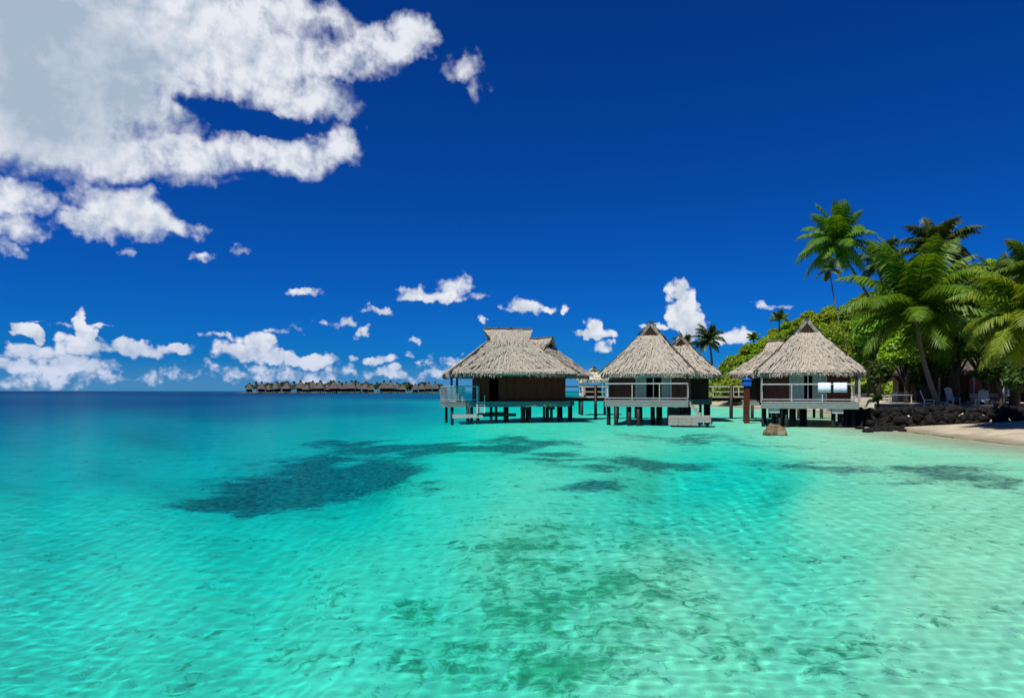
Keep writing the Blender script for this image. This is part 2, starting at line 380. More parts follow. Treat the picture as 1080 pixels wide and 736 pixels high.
def beach_sand():
    m, t, out = new_mat('pale_beach_sand'); h = N(t)
    b = h.n('ShaderNodeBsdfPrincipled'); b.inputs['Roughness'].default_value = .95; b.inputs['Specular IOR Level'].default_value = .15
    g = h.n('ShaderNodeNewGeometry'); pos = g.outputs['Position']
    n1 = h.noise(pos, .7, 6, .65); n2 = h.noise(pos, 3.2, 5, .65); n3 = h.noise(pos, 1.6, 3, .5, .8)
    c = h.mix(h.ramp(n1, .3, .7), (.31, .27, .19), (.47, .42, .31))
    c = h.mix(h.math('MULTIPLY', h.ramp(n2, .5, .75), .5), c, (.24, .20, .14))
    sp = h.n('ShaderNodeSeparateXYZ'); h.l(pos, sp.inputs[0])
    wet = h.ramp(h.math('ADD', sp.outputs[2], h.math('MULTIPLY_ADD', n1, .16, -.08)), .20, .06)          # wet band at the waterline
    c = h.mix(h.math('MULTIPLY', wet, .75), c, (.17, .15, .10))
    wrack = h.math('MULTIPLY', h.ramp(h.math('ABSOLUTE', h.math('ADD', sp.outputs[2], h.math('MULTIPLY_ADD', n3, .5, -.62))), .035, .0), h.ramp(n2, .5, .62))
    c = h.mix(h.math('MULTIPLY', wrack, .7), c, (.06, .045, .03))
    h.l(c, b.inputs['Base Color'])
    h.l(h.math('MULTIPLY_ADD', wet, -.45, .95), b.inputs['Roughness'])
    bp = h.n('ShaderNodeBump'); bp.inputs['Strength'].default_value = .7; bp.inputs['Distance'].default_value = .15
    h.l(h.math('ADD', n2, n3), bp.inputs['Height']); h.l(bp.outputs[0], b.inputs['Normal'])
    h.l(b.outputs[0], out.inputs[0])
    return m
def build_land():
    xs = axis(20, 420, .35, 22, 62, .05); ys = axis(-40, 520, .35, 24, 70, .03)
    X, Y = np.meshgrid(xs, ys); z, s = land_h(X, Y)
    z = np.where(s > 0, z+.02, -.3+np.maximum(s, -3)*.2)
    V = np.stack([X, Y, z], -1).reshape(-1, 3); F = grid_faces(len(ys), len(xs))
    cen = V[F].mean(1); smax = s.ravel()[F].max(1)
    hill = hill_h(cen[:,0], cen[:,1]) > land_base(cen[:,0], cen[:,1])
    def sub(name, mask, mat):
        f = F[mask]; u, inv = np.unique(f, return_inverse=True)
        return tag(npmesh(name, V[u], inv.reshape(-1, 4), mat, None, True), kind='structure')
    keep = smax > -1.2
    sand = beach_sand()
    sub('beach', keep & ~hill, sand)
    sub('hillside', keep & hill, simple_mat('hill_ground', (.03, .06, .012), (.09, .13, .02), .5, (1, 1, 1), .95, .5))
def land_base(X, Y): return 2.15+0*X
build_land()
def ground_z(x, y): return float(land_h(np.array([[x]], float), np.array([[y]], float))[0][0, 0])

# ---------------------------------------------------------------- thatched roofs
def roof_mesh(name, parent, cx, cy, rz, a, b, ze, H, sg=.74, lg=None, mat=None, seed=0, strands=1500, ov=.35):
    """hip roof with a small gablet at each end of the ridge; local y runs along the ridge"""
    r = np.random.default_rng(seed); lg = lg or b*.36
    mat = mat or M['thatch']
    def ww(s): return a*((1-s)*.90+.10*(1-s)**3)+.10*s
    def ll(s): return b+(lg-b)*(s/sg)**.92
    nper = 88
    def ring(w, l, rc, z):
        out = []
        for t in np.linspace(0, 2*math.pi, nper, endpoint=False):
            c, s_ = math.cos(t), math.sin(t); e = .30
            out.append((w*math.copysign(abs(c)**e, c), l*math.copysign(abs(s_)**e, s_), z))
        return out
    rings = [ring(a*.72, b-.28*a, 0, ze+.55), ring(a*.90, b-.1*a, 0, ze-.02), ring(a*.965, b-.035*a, 0, ze-.30), ring(a*.995, b-.005*a, 0, ze-.22)]
    S = np.linspace(0, sg, 15)
    for s in S: rings.append(ring(ww(s), ll(s), 0, ze+H*s+(.06 if s == 0 else 0)))
    v = np.array([p for rg in rings for p in rg]); n = len(rings)
    v[nper*3:] += r.normal(0, .035, v[nper*3:].shape)
    v[:, 2] += .07*(np.sin(np.arange(len(v)) % nper*2*math.pi/nper*3+seed)) * (np.arange(len(v)) < nper*6)
    f = []
    for i in range(n-1):
        for j in range(nper):
            k = (j+1) % nper; f.append((i*nper+j, i*nper+k, (i+1)*nper+k, (i+1)*nper+j))
    mb = MB(); mb.add(v, f); mb.add(v[-nper:], [tuple(range(nper))])
    # upper saddle: two thick sheets that overhang the gablets
    zt = ze+H
    for sx in (-1, 1):
        vs = []; nn = 9
        for s in np.linspace(sg-.02, 1, 7):
            L = lg+ov*max(0, s-sg)/(1-sg)+.05
            for k in np.linspace(-1, 1, nn):
                vs.append((sx*(ww(s)+.05)+r.normal(0, .02), k*L, ze+H*s+r.normal(0, .03)))
        for s in np.linspace(sg-.02, 1, 7):
            L = lg+ov*max(0, s-sg)/(1-sg)
            for k in np.linspace(-1, 1, nn): vs.append((sx*max(ww(s)-.18, .0), k*L, ze+H*s-.12))
        fs = []
        for o in (0, 7*nn):
            for i in range(6):
                for j in range(nn-1): fs.append((o+i*nn+j, o+i*nn+j+1, o+(i+1)*nn+j+1, o+(i+1)*nn+j))
        q = 7*nn
        for i in range(6):
            for j in (0, nn-1): fs.append((i*nn+j, (i+1)*nn+j, q+(i+1)*nn+j, q+i*nn+j))
        for j in range(nn-1):
            for i in (0, 6): fs.append((i*nn+j, i*nn+j+1, q+i*nn+j+1, q+i*nn+j))
        mb.add(vs, fs)
    # ridge roll with ragged tufts
    L = lg+ov
    rc = MB()
    rc.tube([(0, y, zt+.03+.03*math.sin(7*y)) for y in np.linspace(-L, L, 12)], [.15]*12, 8)
    for k in range(int(L*8)):
        y = r.uniform(-L, L); h_ = r.uniform(.05, .20)
        rc.beam((r.normal(0, .04), y, zt), (r.normal(0, .10), y+r.normal(0, .05), zt+.08+h_), .07, .05)
    # straw strands lying on the slopes and hanging at the eave
    def strip(p, q, w, nrm):
        p, q = Vector(p), Vector(q); sd = (q-p).cross(nrm).normalized()*w/2
        mb.add([p-sd, p+sd, q+sd*.4, q-sd*.4], [(0, 1, 2, 3)])
    for k in range(strands):
        s = r.uniform(0, .97)**1.15*.98; s2 = max(s-r.uniform(.06, .16), -.03)
        if s < sg:
            per = r.uniform(0, 4*(a+b)); 
            end = r.random() < a/(a+b)
            if end:
                sy = r.choice([-1, 1]); u = r.uniform(-.97, .97)
                p = (u*ww(s), sy*(ll(s)+.05), ze+H*s+.02); q = (u*ww(max(s2, 0))*1.0+r.normal(0, .04), sy*(ll(max(s2, 0))+.10), ze+H*s2+.035); nr = Vector((0, sy, .6))
            else:
                sx = r.choice([-1, 1]); u = r.uniform(-.97, .97)
                p = (sx*(ww(s)+.05), u*ll(s), ze+H*s+.02); q = (sx*(ww(max(s2, 0))+.10), u*ll(max(s2, 0))+r.normal(0, .04), ze+H*s2+.035); nr = Vector((sx, 0, .6))
        else:
            sx = r.choice([-1, 1]); u = r.uniform(-1, 1)
            p = (sx*(ww(s)+.09), u*(lg+.1), ze+H*s+.03); q = (sx*(ww(s2)+.13), u*(lg+.1), ze+H*s2+.04); nr = Vector((sx, 0, .6))
        strip(p, q, r.uniform(.05, .14), nr)
    for k in range(int(strands*.9)):
        t = r.uniform(0, 2*math.pi); c, s_ = math.cos(t), math.sin(t); e = .30
        w = a*(1.0+r.uniform(-.03, .015)); l = b+r.uniform(-.12, .05)
        p = Vector((w*math.copysign(abs(c)**e, c), l*math.copysign(abs(s_)**e, s_), ze+r.uniform(-.12, .1)))
        q = p+Vector((p.x*.012+r.normal(0, .04), p.y*.012+r.normal(0, .04), -r.uniform(.16, .36)))
        strip(p, q, r.uniform(.04, .11), Vector((p.x, p.y, 0)).normalized())
    o = mb.build(name, mat, parent)
    o.location = (cx, cy, 0); o.rotation_euler.z = rz
    if strands > 200: rc.build('ridge_cap', M['thatch_dark'], o)
    for sy in (-1, 1):
        gb = MB(); y = sy*(lg+.01); wg = ww(sg)-.02; zg = ze+H*sg-.02
        gb.add([(-wg, y, zg), (wg, y, zg), (0, y, zt-.06), (-wg, y-.08*sy, zg), (wg, y-.08*sy, zg), (0, y-.08*sy, zt-.06)],
               [(0, 1, 2), (5, 4, 3), (0, 3, 4, 1), (1, 4, 5, 2), (2, 5, 3, 0)])
        gb.build('gable', M['gable'], o)
    return o

def railing(parent, pts, z, hgt, mat, rails=(1., .1), step=1.9, sec=.07, name='railing'):
    mb = MB()
    for (x0, y0), (x1, y1) in zip(pts[:-1], pts[1:]):
        L = math.hypot(x1-x0, y1-y0); n = max(1, round(L/step))
        for fr in rails:
            mb.beam((x0, y0, z+hgt*fr), (x1, y1, z+hgt*fr), sec, sec*(1.3 if fr == 1. else .9))
        for i in range(n+1):
            t = i/n; x, y = x0+(x1-x0)*t, y0+(y1-y0)*t
            mb.beam((x, y, z), (x, y, z+hgt-.02), sec*.95, sec*.95)
    return mb.build(name, mat, parent)

def posts(parent, lst, ztop, r=.13):
    for x, y in lst:
        wm = parent.matrix_basis @ Vector((x, y, 0))
        d = float(depth_at(np.array([[wm.x]]), np.array([[max(wm.y, 3)]]))[0, 0])
        mb = MB(); j = random.uniform(.85, 1.15)
        mb.tube([(x, y, -min(d, 3)-.4), (x, y, -.1), (x+random.uniform(-.02, .02), y, ztop)], [r*j*1.08, r*j*1.04, r*j], 10)
        mb.build('post', M['post'], parent, True)

def deck(parent, x0, x1, y0, y1, z, fascia=.38, mat=None):
    mb = MB(); n = max(4, int((y1-y0)/.17)); w = (y1-y0)/n
    for i in range(n): mb.box(x0, x1, y0+i*w, y0+(i+1)*w-.012, z-.05, z)
    d = mb.build('deck', mat or M['grey_wood'], parent)
    fb = MB()
    for (ax, ay, bx, by) in ((x0+.05, y0+.06, x1-.05, y0+.06), (x0+.05, y1-.06, x1-.05, y1-.06)):
        fb.beam((ax, ay, z-.055-fascia/2), (bx, by, z-.055-fascia/2), .09, fascia)
    for xx in (x0+.08, x1-.08): fb.beam((xx, y0+.11, z-.06-fascia/2), (xx, y1-.11, z-.06-fascia/2), .09, fascia)
    for t in np.linspace(.2, .8, 4):
        xx = x0+(x1-x0)*t; fb.beam((xx, y0+.11, z-.09-fascia/2), (xx, y1-.11, z-.09-fascia/2), .12, fascia*.8)
    fb.build('fascia', M['fascia'] if mat is None else mat, d)
    return d

def walls(parent, x0, x1, y0, y1, z0, z1, openings=(), mat=None, th=.12, name='wall'):
    """front wall (towards -y) has openings (xa, xb, zb, zt)"""
    mb = MB()
    mb.box(x0, x0+th, y0+th+.003, y1, z0, z1); mb.box(x1-th, x1, y0+th+.003, y1, z0, z1); mb.box(x0+th+.003, x1-th-.003, y1-th, y1-.003, z0, z1)
    xs = x0
    for xa, xb, zb, zt in sorted(openings):
        if xa > xs: mb.box(xs, xa-.002, y0, y0+th, z0, z1)
        if zb > z0: mb.box(xa, xb, y0, y0+th, z0, zb)
        if zt < z1: mb.box(xa, xb, y0, y0+th, zt, z1)
        xs = xb+.002
    mb.box(xs, x1, y0, y0+th, z0, z1)
    x = x0+.35                                       # vertical battens stand proud of the boards
    while x < x1-.2:
        if not any(xa-.05 < x < xb+.05 for xa, xb, *_ in openings): mb.box(x-.03, x+.03, y0-.03, y0-.002, z0+.02, z1-.02)
        x += .62
    o = mb.build(name, mat or M['dark_wood'], parent)
    fl = MB(); fl.box(x0+.15, x1-.15, y0+.2, y1-.15, z0-.0, z0+.04); fl.build('floor', M['dark_wood'], o)
    return o

def curtain(parent, x0, x1, y, z0, z1):
    mb = MB(); n = 18; xs = np.linspace(x0, x1, n+1); vs = []
    for k in range(n+1):
        yy = y+.05*(k % 2)
        vs += [(xs[k], yy, z0), (xs[k], yy, z1), (xs[k], yy+.02, z0), (xs[k], yy+.02, z1)]
    fs = []
    for k in range(n):
        a, b = 4*k, 4*(k+1)
        fs += [(a, b, b+1, a+1), (a+2, a+3, b+3, b+2), (a+1, b+1, b+3, a+3), (a, a+2, b+2, b)]
    mb.add(vs, fs); return mb.build('curtain', M['curtain'], parent)
def door_frame(parent, x0, x1, y, z0, z1, glass=True):
    mb = MB()
    for x in (x0+.04, (x0+x1)/2, x1-.04): mb.beam((x, y, z0), (x, y, z1), .07, .06)
    mb.beam((x0, y, z1-.03), (x1, y, z1-.03), .06, .07); mb.beam((x0, y, z0+.03), (x1, y, z0+.03), .06, .07)
    o = mb.build('door', M['white_paint'], parent)
    return o

BUNG = 'overwater thatched bungalows'
# ---- bungalow on the left: ridge broadside to the view
def hut_left():
    D = 57.6; zd = 1.7
    h = empty('bungalow', (PX(536, D), D, 0), R(11)); rzg = R(-90)
    tag(h, 'leftmost overwater bungalow, long ridge broadside, glass railed terrace on its left end', 'bungalow', BUNG)
    roof_mesh('roof', h, 0, 0, rzg, 3.55, 5.25, PZ(393, 54.3), PZ(348, 57.6)-PZ(393, 54.3), .77, 1.55, seed=1, strands=3600, ov=.5)
    rr = roof_mesh('rear_roof', h, 3.5, 3.4, R(38), 3.0, 3.9, 3.95, 3.25, .76, 1.2, seed=2, strands=1500, ov=.35)
    w = walls(h, -2.75, 4.35, -2.35, 2.3, zd, 4.35, [(-2.0, -1.25, zd, 3.6)], M['bounce_offset_red'])
    walls(h, 1.0, 5.6, 2.45, 6.2, zd, 4.15, [(2.4, 3.0, zd+1, 3.6)], M['bounce_offset_red'], name='rear_wall')
    d = deck(h, -5.55, 4.7, -2.75, 2.6, zd)
    rd = deck(h, .8, 6.6, 2.62, 6.4, zd-.01)
    rl = railing(d, [(-2.9, -2.65), (-5.45, -2.65), (-5.45, 2.5)], zd, 1.22, M['rail'], (1., .12), 1.3)
    for bx in ((-5.4, -3.95, -2.665, -2.635), (-5.465, -5.435, -2.5, 2.4)):
        g = MB(); g.box(*bx, zd+.2, zd+1.14); g.build('glass_panel', M['glass'], rl)
    for x, y in ((-4.55, -2.0), (-2.95, -2.55), (-4.55, 2.2)):
        g = MB(); g.beam((x, y, zd), (x, y, 4.2), .16, .16); g.build('veranda_post', M['dark_wood'], h)
    g = MB(); g.beam((-3.05, -2.82, .75), (-3.05, -2.82, zd+1.25), .09, .09); g.beam((-2.45, -2.82, .75), (-2.45, -2.82, zd+.5), .07, .07)
    for k in range(5): g.beam((-3.05, -2.82, .85+.2*k), (-2.45, -2.82, .85+.2*k), .05, .05)
    g.build('ladder', M['white_paint'], h)
    # low swim platform hung between the front posts
    g = MB()
    for k in range(9): g.box(-5.0+.0, -2.6, -2.7+k*.17, -2.545+k*.17, .56, .66)
    g.box(-5.0, -2.6, -2.78, -2.71, .40, .70)
    g.build('swim_platform', M['pale_wood'], h)
    for y in (-2.3, 1.0):
        g = MB(); g.beam((-2.5, y, .62), (.2, y, .62), .26, .24); g.build('beam', M['post'], h)
    posts(h, [(-5.0, -2.5), (-3.75, -2.6), (-2.95, -2.6), (-1.85, -2.4), (-.95, .5), (-.5, -1.2), (.2, 1.6), (.75, -2.2), (1.05, -1.3), (1.35, -2.3), (1.6, -.3),
              (2.9, -2.0), (3.2, -2.2), (4.2, -.6), (-5.0, 2.3), (-2.8, 2.3), (2.2, 4.6), (4.3, 4.9), (6.2, 5.9), (6.2, 3.0)], zd-.1)
    for x in (.95, 3.05):
        g = MB(); g.beam((x-.35, -2.35, 1.15), (x+.35, -2.35, 1.15), .35, .22); g.build('cross_head', M['post'], h)
    return h
hut1 = hut_left()

def hut_end_on(cx, D, rz, label, a, zd, ye, yr, rear, front_open, rail, seed):
    """bungalow that turns its gablet end to the camera; local origin at the middle of its front eave"""
    h = empty('bungalow', (PX(cx, D), D, 0), rz)
    tag(h, label, 'bungalow', BUNG)
    ze = PZ(ye, D); b = 4.6
    roof_mesh('roof', h, 0, b, 0, a, b, ze, PZ(yr, D+2.8)-ze, .76, 1.75, seed=seed, strands=3600, ov=.08)
    rx, ry, ra, rb, rrz, rH, rl = rear
    roof_mesh('rear_roof', h, rx, ry, rrz, ra, rb, 3.95, rH, .76, rl, seed=seed+50, strands=1500, ov=.08)
    return h

# ---- bungalow in the middle
def hut_mid():
    zd = 1.85
    h = hut_end_on(682, 51.2, R(-17), 'middle overwater bungalow, gable end to the viewer, low timber landing with steps beside it', 3.62, zd, 393, 341,
                   (1.9, 9.2, 3.15, 3.6, R(8), 3.25, 1.3), None, None, 3)
    y0 = 1.05
    w = walls(h, -3.0, 3.0, y0, 7.6, zd, 4.2, [(-.95, -.1, zd, 3.75), (-.1, .95, zd, 3.75), (.95, 1.75, zd, 3.75)], M['red_wood'])
    curtain(w, -.95, -.15, y0+.16, zd+.05, 3.7); curtain(w, 1.0, 1.72, y0+.16, zd+.05, 3.7)
    door_frame(w, -.95, 1.75, y0+.05, zd, 3.74)
    walls(h, -.5, 4.3, 7.9, 11.6, zd, 4.15, [], M['red_wood'], name='rear_wall')
    d = deck(h, -3.1, 3.1, -.75, 7.8, zd, .42)
    deck(h, -.8, 4.6, 7.82, 11.8, zd-.01)
    railing(d, [(-3.0, .9), (-3.0, -.65), (3.0, -.65), (3.0, .4)], zd, 1.25, M['rail'], (1., .14), 2.0)
    posts(h, [(-2.9, .3), (-2.2, -.55), (-1.5, .9), (-1.25, -.4), (-.55, -.5), (.25, 2.2), (.6, 2.9), (-2.9, 4.0), (1.8, .6), (2.5, .2), (2.9, -.3), (2.9, 4.0), (-1.2, 6.8), (1.2, 7.2),
              (4.3, 8.2), (4.3, 11.4), (2.2, 9.0)], zd-.1, .15)
    g = MB(); g.box(1.5, 2.95, .05, 1.4, .35, 1.3); g.build('pile_cap', M['post'], h)
    # landing platform and steps
    g = MB()
    for k in range(8): g.box(1.75, 4.6, -1.35+k*.18, -1.19+k*.18, .68, .76)
    for k in range(3):
        za, zb = .08+k*.225, .08+k*.225+.205
        g.box(1.75, 3.75 if k == 0 else 4.6, -1.42-.006*k, -1.36, za, zb); g.box(4.602, 4.66, -1.41, .1, za, zb); g.box(1.69, 1.748, -1.41, .1, za, zb)
    for x in (2.3, 3.2, 4.1): g.box(x, x+.08, -1.47, -1.436, .1, .74)
    g.build('landing', M['grey_wood'], h)
    g = MB()
    for yy in (-.55, .15): g.beam((2.9, yy, zd), (3.9, yy, .76), .07, .2)
    for k in range(5):
        t = (k+.7)/5.6; g.box(2.85+1.0*t, 3.13+1.0*t, -.55, .15, zd-t*1.09-.03, zd-t*1.09+.02)
    g.build('steps', M['grey_wood'], h)
    posts(h, [(1.95, -1.2), (4.4, -1.2), (4.4, 0), (1.95, 0)], .66, .1)
    return h
hut2 = hut_mid()

# ---- bungalow on the right
def hut_right():
    zd = 1.78
    h = hut_end_on(854, 48.5, R(-20), 'rightmost overwater bungalow, by the rock wall and palms, white towels on its railing', 3.72, zd, 391.5, 338,
                   (-2.0, 9.2, 3.0, 3.1, R(65), 2.75, .6), None, None, 5)
    y0 = 1.05
    w = walls(h, -3.0, 2.75, y0, 7.6, zd, 4.2, [(-1.3, -.25, zd, 3.75), (-.25, .2, zd, 3.75), (.2, 1.2, zd, 3.75)], M['red_wood'])
    curtain(w, -1.28, -.3, y0+.16, zd+.05, 3.7); curtain(w, .25, 1.18, y0+.16, zd+.05, 3.7)
    door_frame(w, -1.3, 1.2, y0+.05, zd, 3.74)
    walls(h, -4.5, .2, 7.9, 11.6, zd, 4.15, [], M['red_wood'], name='rear_wall')
    d = deck(h, -3.3, 3.1, -.75, 7.8, zd, .42)
    deck(h, -4.8, .6, 7.82, 11.8, zd-.01)
    railing(d, [(-3.2, 2.9), (-3.2, -.65), (2.75, -.65), (2.75, .4)], zd, 1.25, M['rail'], (1., .14), 2.0)
    for x in (-3.2, 3.2):
        g = MB(); g.beam((x, .35, zd), (x, .35, 4.1), .15, .15); g.build('veranda_post', M['grey_wood'], h)
    for x in (-2.35, 1.75):
        g = MB(); g.box(x-.35, x+.35, -.62, .1, 1.0, 1.36); g.build('pile_cap', M['concrete'], h)
    posts(h, [(-3.1, .2), (-2.4, .0), (-2.0, -.3), (-1.55, -.4), (-1.2, .3), (-.4, 2.2), (-.1, 3.6), (1.5, -.2), (1.95, -.1), (2.3, .3), (2.8, .2), (-3.0, 4.2), (2.9, 4.0), (-1.5, 7.2),
              (-4.5, 8.3), (-4.5, 11.4), (-.6, 10.0)], zd-.1, .15)
    return h
hut3 = hut_right()

def towel(px0, px1, label):
    z = 3.07; x0, x1 = [(p-854)/FPX*48.2/.95 for p in (px0, px1)]
    mb = MB(); r = np.random.default_rng(int(px0)); n = 8; prof = [(.09, -.55), (.085, -.3), (.075, -.05), (.04, .05), (-.04, .05), (-.075, -.05), (-.085, -.3), (-.09, -.62)]
    vs = []
    for i, x in enumerate(np.linspace(x0, x1, n)):
        for (dy, dz) in prof: vs.append((x, dy+.012*math.sin(i*1.7), dz+r.normal(0, .008)))
    m = len(prof); fs = [(i*m+j, (i+1)*m+j, (i+1)*m+j+1, i*m+j+1) for i in range(n-1) for j in range(m-1)]
    mb.add(vs, fs); o = mb.build('towel', M['towel'], None, True)
    s = o.modifiers.new('thick', 'SOLIDIFY'); s.thickness = .02
    o.location = (0, 0, z); o.matrix_basis = hut3.matrix_basis @ Matrix.Translation(((px0+px1)/2*0, -.65, z)); tag(o, label, 'towel', 'towels drying on the railing')
towel(861, 872.5, 'left white towel hung over the railing of the rightmost bungalow')
towel(875, 887, 'right white towel hung over the railing of the rightmost bungalow')

# ---- boardwalk
def boardwalk():
    Yc = 64.0; z = 1.95; x0, x1 = PX(588, Yc), 30.5
    b = empty('boardwalk', ((x0+x1)/2, Yc, 0)); hx = (x1-x0)/2
    tag(b, 'timber boardwalk on dark posts linking the backs of the bungalows to the shore', 'boardwalk')
    mb = MB(); n = int(2*hx/.2)
    for i in range(n): mb.box(-hx+i*2*hx/n, -hx+(i+1)*2*hx/n-.015, -.8, .8, z-.05, z)
    mb.build('deck', M['grey_wood'], b)
    for y in (-.6, .6):
        mb = MB(); mb.beam((-hx, y, z-.2), (hx, y, z-.2), .1, .28); mb.build('joist', M['dark_wood'], b)
    railing(b, [(-hx+.1, -.78), (hx, -.78)], z, 1.0, M['pale_wood'], (1., .52, .08), 2.4, .09)
    railing(b, [(-hx+.1, .78), (hx, .78)], z, 1.0, M['pale_wood'], (1., .52), 2.4, .08)
    for px in (601, 627, 650, 672, 695, 718, 741, 768, 790, 815, 838, 862):
        x = PX(px, Yc)-b.location.x
        top = 3.05 if px in (768, 627) else z-.1
        posts(b, [(x, -.86)], top, .14)
        if top < 2: posts(b, [(x, .7)], z-.1, .12)
boardwalk()

def box_lantern():
    D = 54.2; e = empty('lantern', (PX(787.5, D), D, 0))
    tag(e, 'blue box lantern on a dark red pole left of the rightmost bungalow', 'lantern')
    mb = MB(); mb.beam((0, 0, -1), (0, 0, 2.9), .36, .36); mb.build('pole', M['red_wood'], e)
    mb = MB(); mb.box(-.30, .30, -.26, .26, 2.95, 3.42); mb.build('body', M['blue'], e)
    mb = MB(); mb.box(-.36, .36, -.32, .32, 3.422, 3.47); mb.add([(-.33,-.29,3.472),(.33,-.29,3.472),(.33,.29,3.472),(-.33,.29,3.472),(0,0,3.62)], [(0,1,4),(1,2,4),(2,3,4),(3,0,4)]); mb.build('cap', M['blue'], e)
    mb = MB(); mb.box(-.2, .2, -.2, .2, 2.902, 2.948); mb.build('bracket', M['dark_wood'], e)
box_lantern()

# ---- pale pavilion beyond the boardwalk
def pavilion():
    D = 74.; e = empty('pavilion', (PX(626, D), D, 0)); tag(e, 'small pale roofed pavilion on posts seen between the left and middle bungalows', 'pavilion')
    roof_mesh('roof', e, 0, 0, 0, 1.65, 1.7, 3.75, 1.25, .7, .7, M['thatch_pale'], 9, 500, .2)
    deck(e, -1.7, 1.7, -1.6, 1.6, 1.9, .3)
    for x in (-1.3, 1.35):
        for y in (-1.3, 1.3):
            mb = MB(); mb.beam((x, y, 1.9), (x, y, 3.9), .2, .2); mb.build('column', M['white_paint'], e)
    walls(e, -1.0, .9, .2, 1.1, 1.9, 3.2, [], M['red_wood'])
    posts(e, [(-1.4, -1.4), (1.4, -1.4), (-1.4, 1.4), (1.4, 1.4)], 1.8, .13)
pavilion()

# ---- things in and by the water
def rock_mesh(name, sx, sy, sz, seed, mat, parent=None, n=18):
    r = np.random.default_rng(seed); vs = []; u = n*2
    dirs = r.normal(0, 1, (9, 3)); dirs /= np.linalg.norm(dirs, axis=1)[:, None]; offs = r.uniform(.72, .98, 9)
    P_ = []
    for i in range(n+1):
        th = math.pi*i/n
        for j in range(u):
            ph = 2*math.pi*j/u; P_.append((math.sin(th)*math.cos(ph), math.sin(th)*math.sin(ph), math.cos(th)))
    P_ = np.array(P_); rad = np.ones(len(P_))*1.05
    for d, o in zip(dirs, offs):
        c = P_@d; rad = np.where(c > .05, np.minimum(rad, o/np.maximum(c, .05)), rad)
    rad *= 1+.10*(fbm(P_[:, 0]*3+P_[:, 2]*2+9+seed, P_[:, 1]*3-P_[:, 2]*2+9, 4, seed)-.5)
    V = P_*rad[:, None]*np.array([sx, sy, sz])
    f = [(i*u+j, (i+1)*u+j, (i+1)*u+(j+1) % u, i*u+(j+1) % u) for i in range(n) for j in range(u)]
    return npmesh(name, V, f, mat, parent, False)

bl = empty('mooring_block', P(817.5, 457, 40)); bl.location.z = 0
tag(bl, 'squat brown rock block standing alone in the shallows before the rightmost bungalow', 'rock')
mb = MB(); w_, h_ = .60, .52
mb.add([(-w_,-.5,-.5),(w_*.95,-.5,-.5),(w_*.95,.5,-.5),(-w_,.5,-.5),(-w_*.98,-.47,.12),(w_*.85,-.5,.14),(w_*.9,.45,.1),(-w_*.9,.45,.1),(-w_*.70,-.35,.36),(w_*.72,-.42,.40),(w_*.75,.4,.38),(-w_*.6,.35,.44),(-w_*.35,-.1,.62),(w_*.45,-.15,.55),(w_*.4,.2,.56),(-w_*.3,.2,.66)],
       [(3,2,1,0)]+[(k*4+i, k*4+(i+1)%4, k*4+4+(i+1)%4, k*4+4+i) for k in range(3) for i in range(4)]+[(12,13,14,15)])
o = mb.build('block', M['brown_rock'], bl)
sub = o.modifiers.new('sub', 'SUBSURF'); sub.subdivision_type = 'SIMPLE'; sub.levels = sub.render_levels = 3
tx = bpy.data.textures.new('lumps', 'CLOUDS'); tx.noise_scale = .25
dm = o.modifiers.new('lumps', 'DISPLACE'); dm.texture = tx; dm.strength = .12
mb = MB(); mb.box(-.05, .36, -.56, -.50, .02, .26); mb.build('plate', simple_mat('pale_plate', (.32, .22, .14), (.42, .30, .2), 4), bl)

by = empty('buoy', (PX(805, 55), 55, .0)); tag(by, 'small blue float in the water under the left corner of the rightmost bungalow', 'buoy')
mb = MB(); pr = [(-.18, .10), (-.1, .19), (0, .22), (.1, .20), (.2, .14), (.26, .06)]
mb.tube([(0, 0, z) for z, r in pr], [r for z, r in pr], 14); mb.build('float', M['teal'], by, True)
mb = MB(); mb.tube([(0, 0, .26), (0, 0, .40)], [.03, .03], 8); mb.build('ring', M['teal'], by)

# rock wall: one retaining wall of piled stones
def rock_wall():
    e = empty('rock_wall', (28.5, 47.5, 0)); tag(e, 'dark volcanic rock retaining wall between the rightmost bungalow and the beach', 'wall')
    line = [(24.6, 49.6), (25.9, 48.4), (26.9, 46.4), (28.3, 44.6), (30.3, 43.4), (32.6, 43.2), (34.6, 44.6), (36.6, 47.0)]
    r = np.random.default_rng(5); Vs, Fs, off = [], [], 0
    pts = np.array(line); seg = np.hypot(*np.diff(pts, axis=0).T); cum = np.concatenate([[0], np.cumsum(seg)])
    for row, zc in enumerate((0.0, .32, .62, .92, 1.16)):
        t = 0.
        while t < cum[-1]:
            s_ = r.uniform(.3, .62)
            x = np.interp(t, cum, pts[:, 0]); y = np.interp(t, cum, pts[:, 1])
            o = rock_mesh('tmp', s_*.75, s_*.65, r.uniform(.24, .34), int(r.integers(1e6)), None, None, 7)
            V = np.empty(len(o.data.vertices)*3); o.data.vertices.foreach_get('co', V); V = V.reshape(-1, 3)
            f = np.array([p.vertices[:] for p in o.data.polygons])
            me = o.data; bpy.data.objects.remove(o); bpy.data.meshes.remove(me)
            a = r.uniform(0, 3); V = V@np.array([[math.cos(a), math.sin(a), 0], [-math.sin(a), math.cos(a), 0], [0, 0, 1]])
            zg = .12 if x > 27 else -.1
            V += np.array([x+r.normal(0, .1)-28.5, y-47.5+row*.16+r.normal(0, .1), zc+zg+r.normal(0, .05)])
            Vs.append(V); Fs.append(f+off); off += len(V); t += s_*.95
    npmesh('stones', np.concatenate(Vs), np.concatenate(Fs), M['rock'], e)
rock_wall()
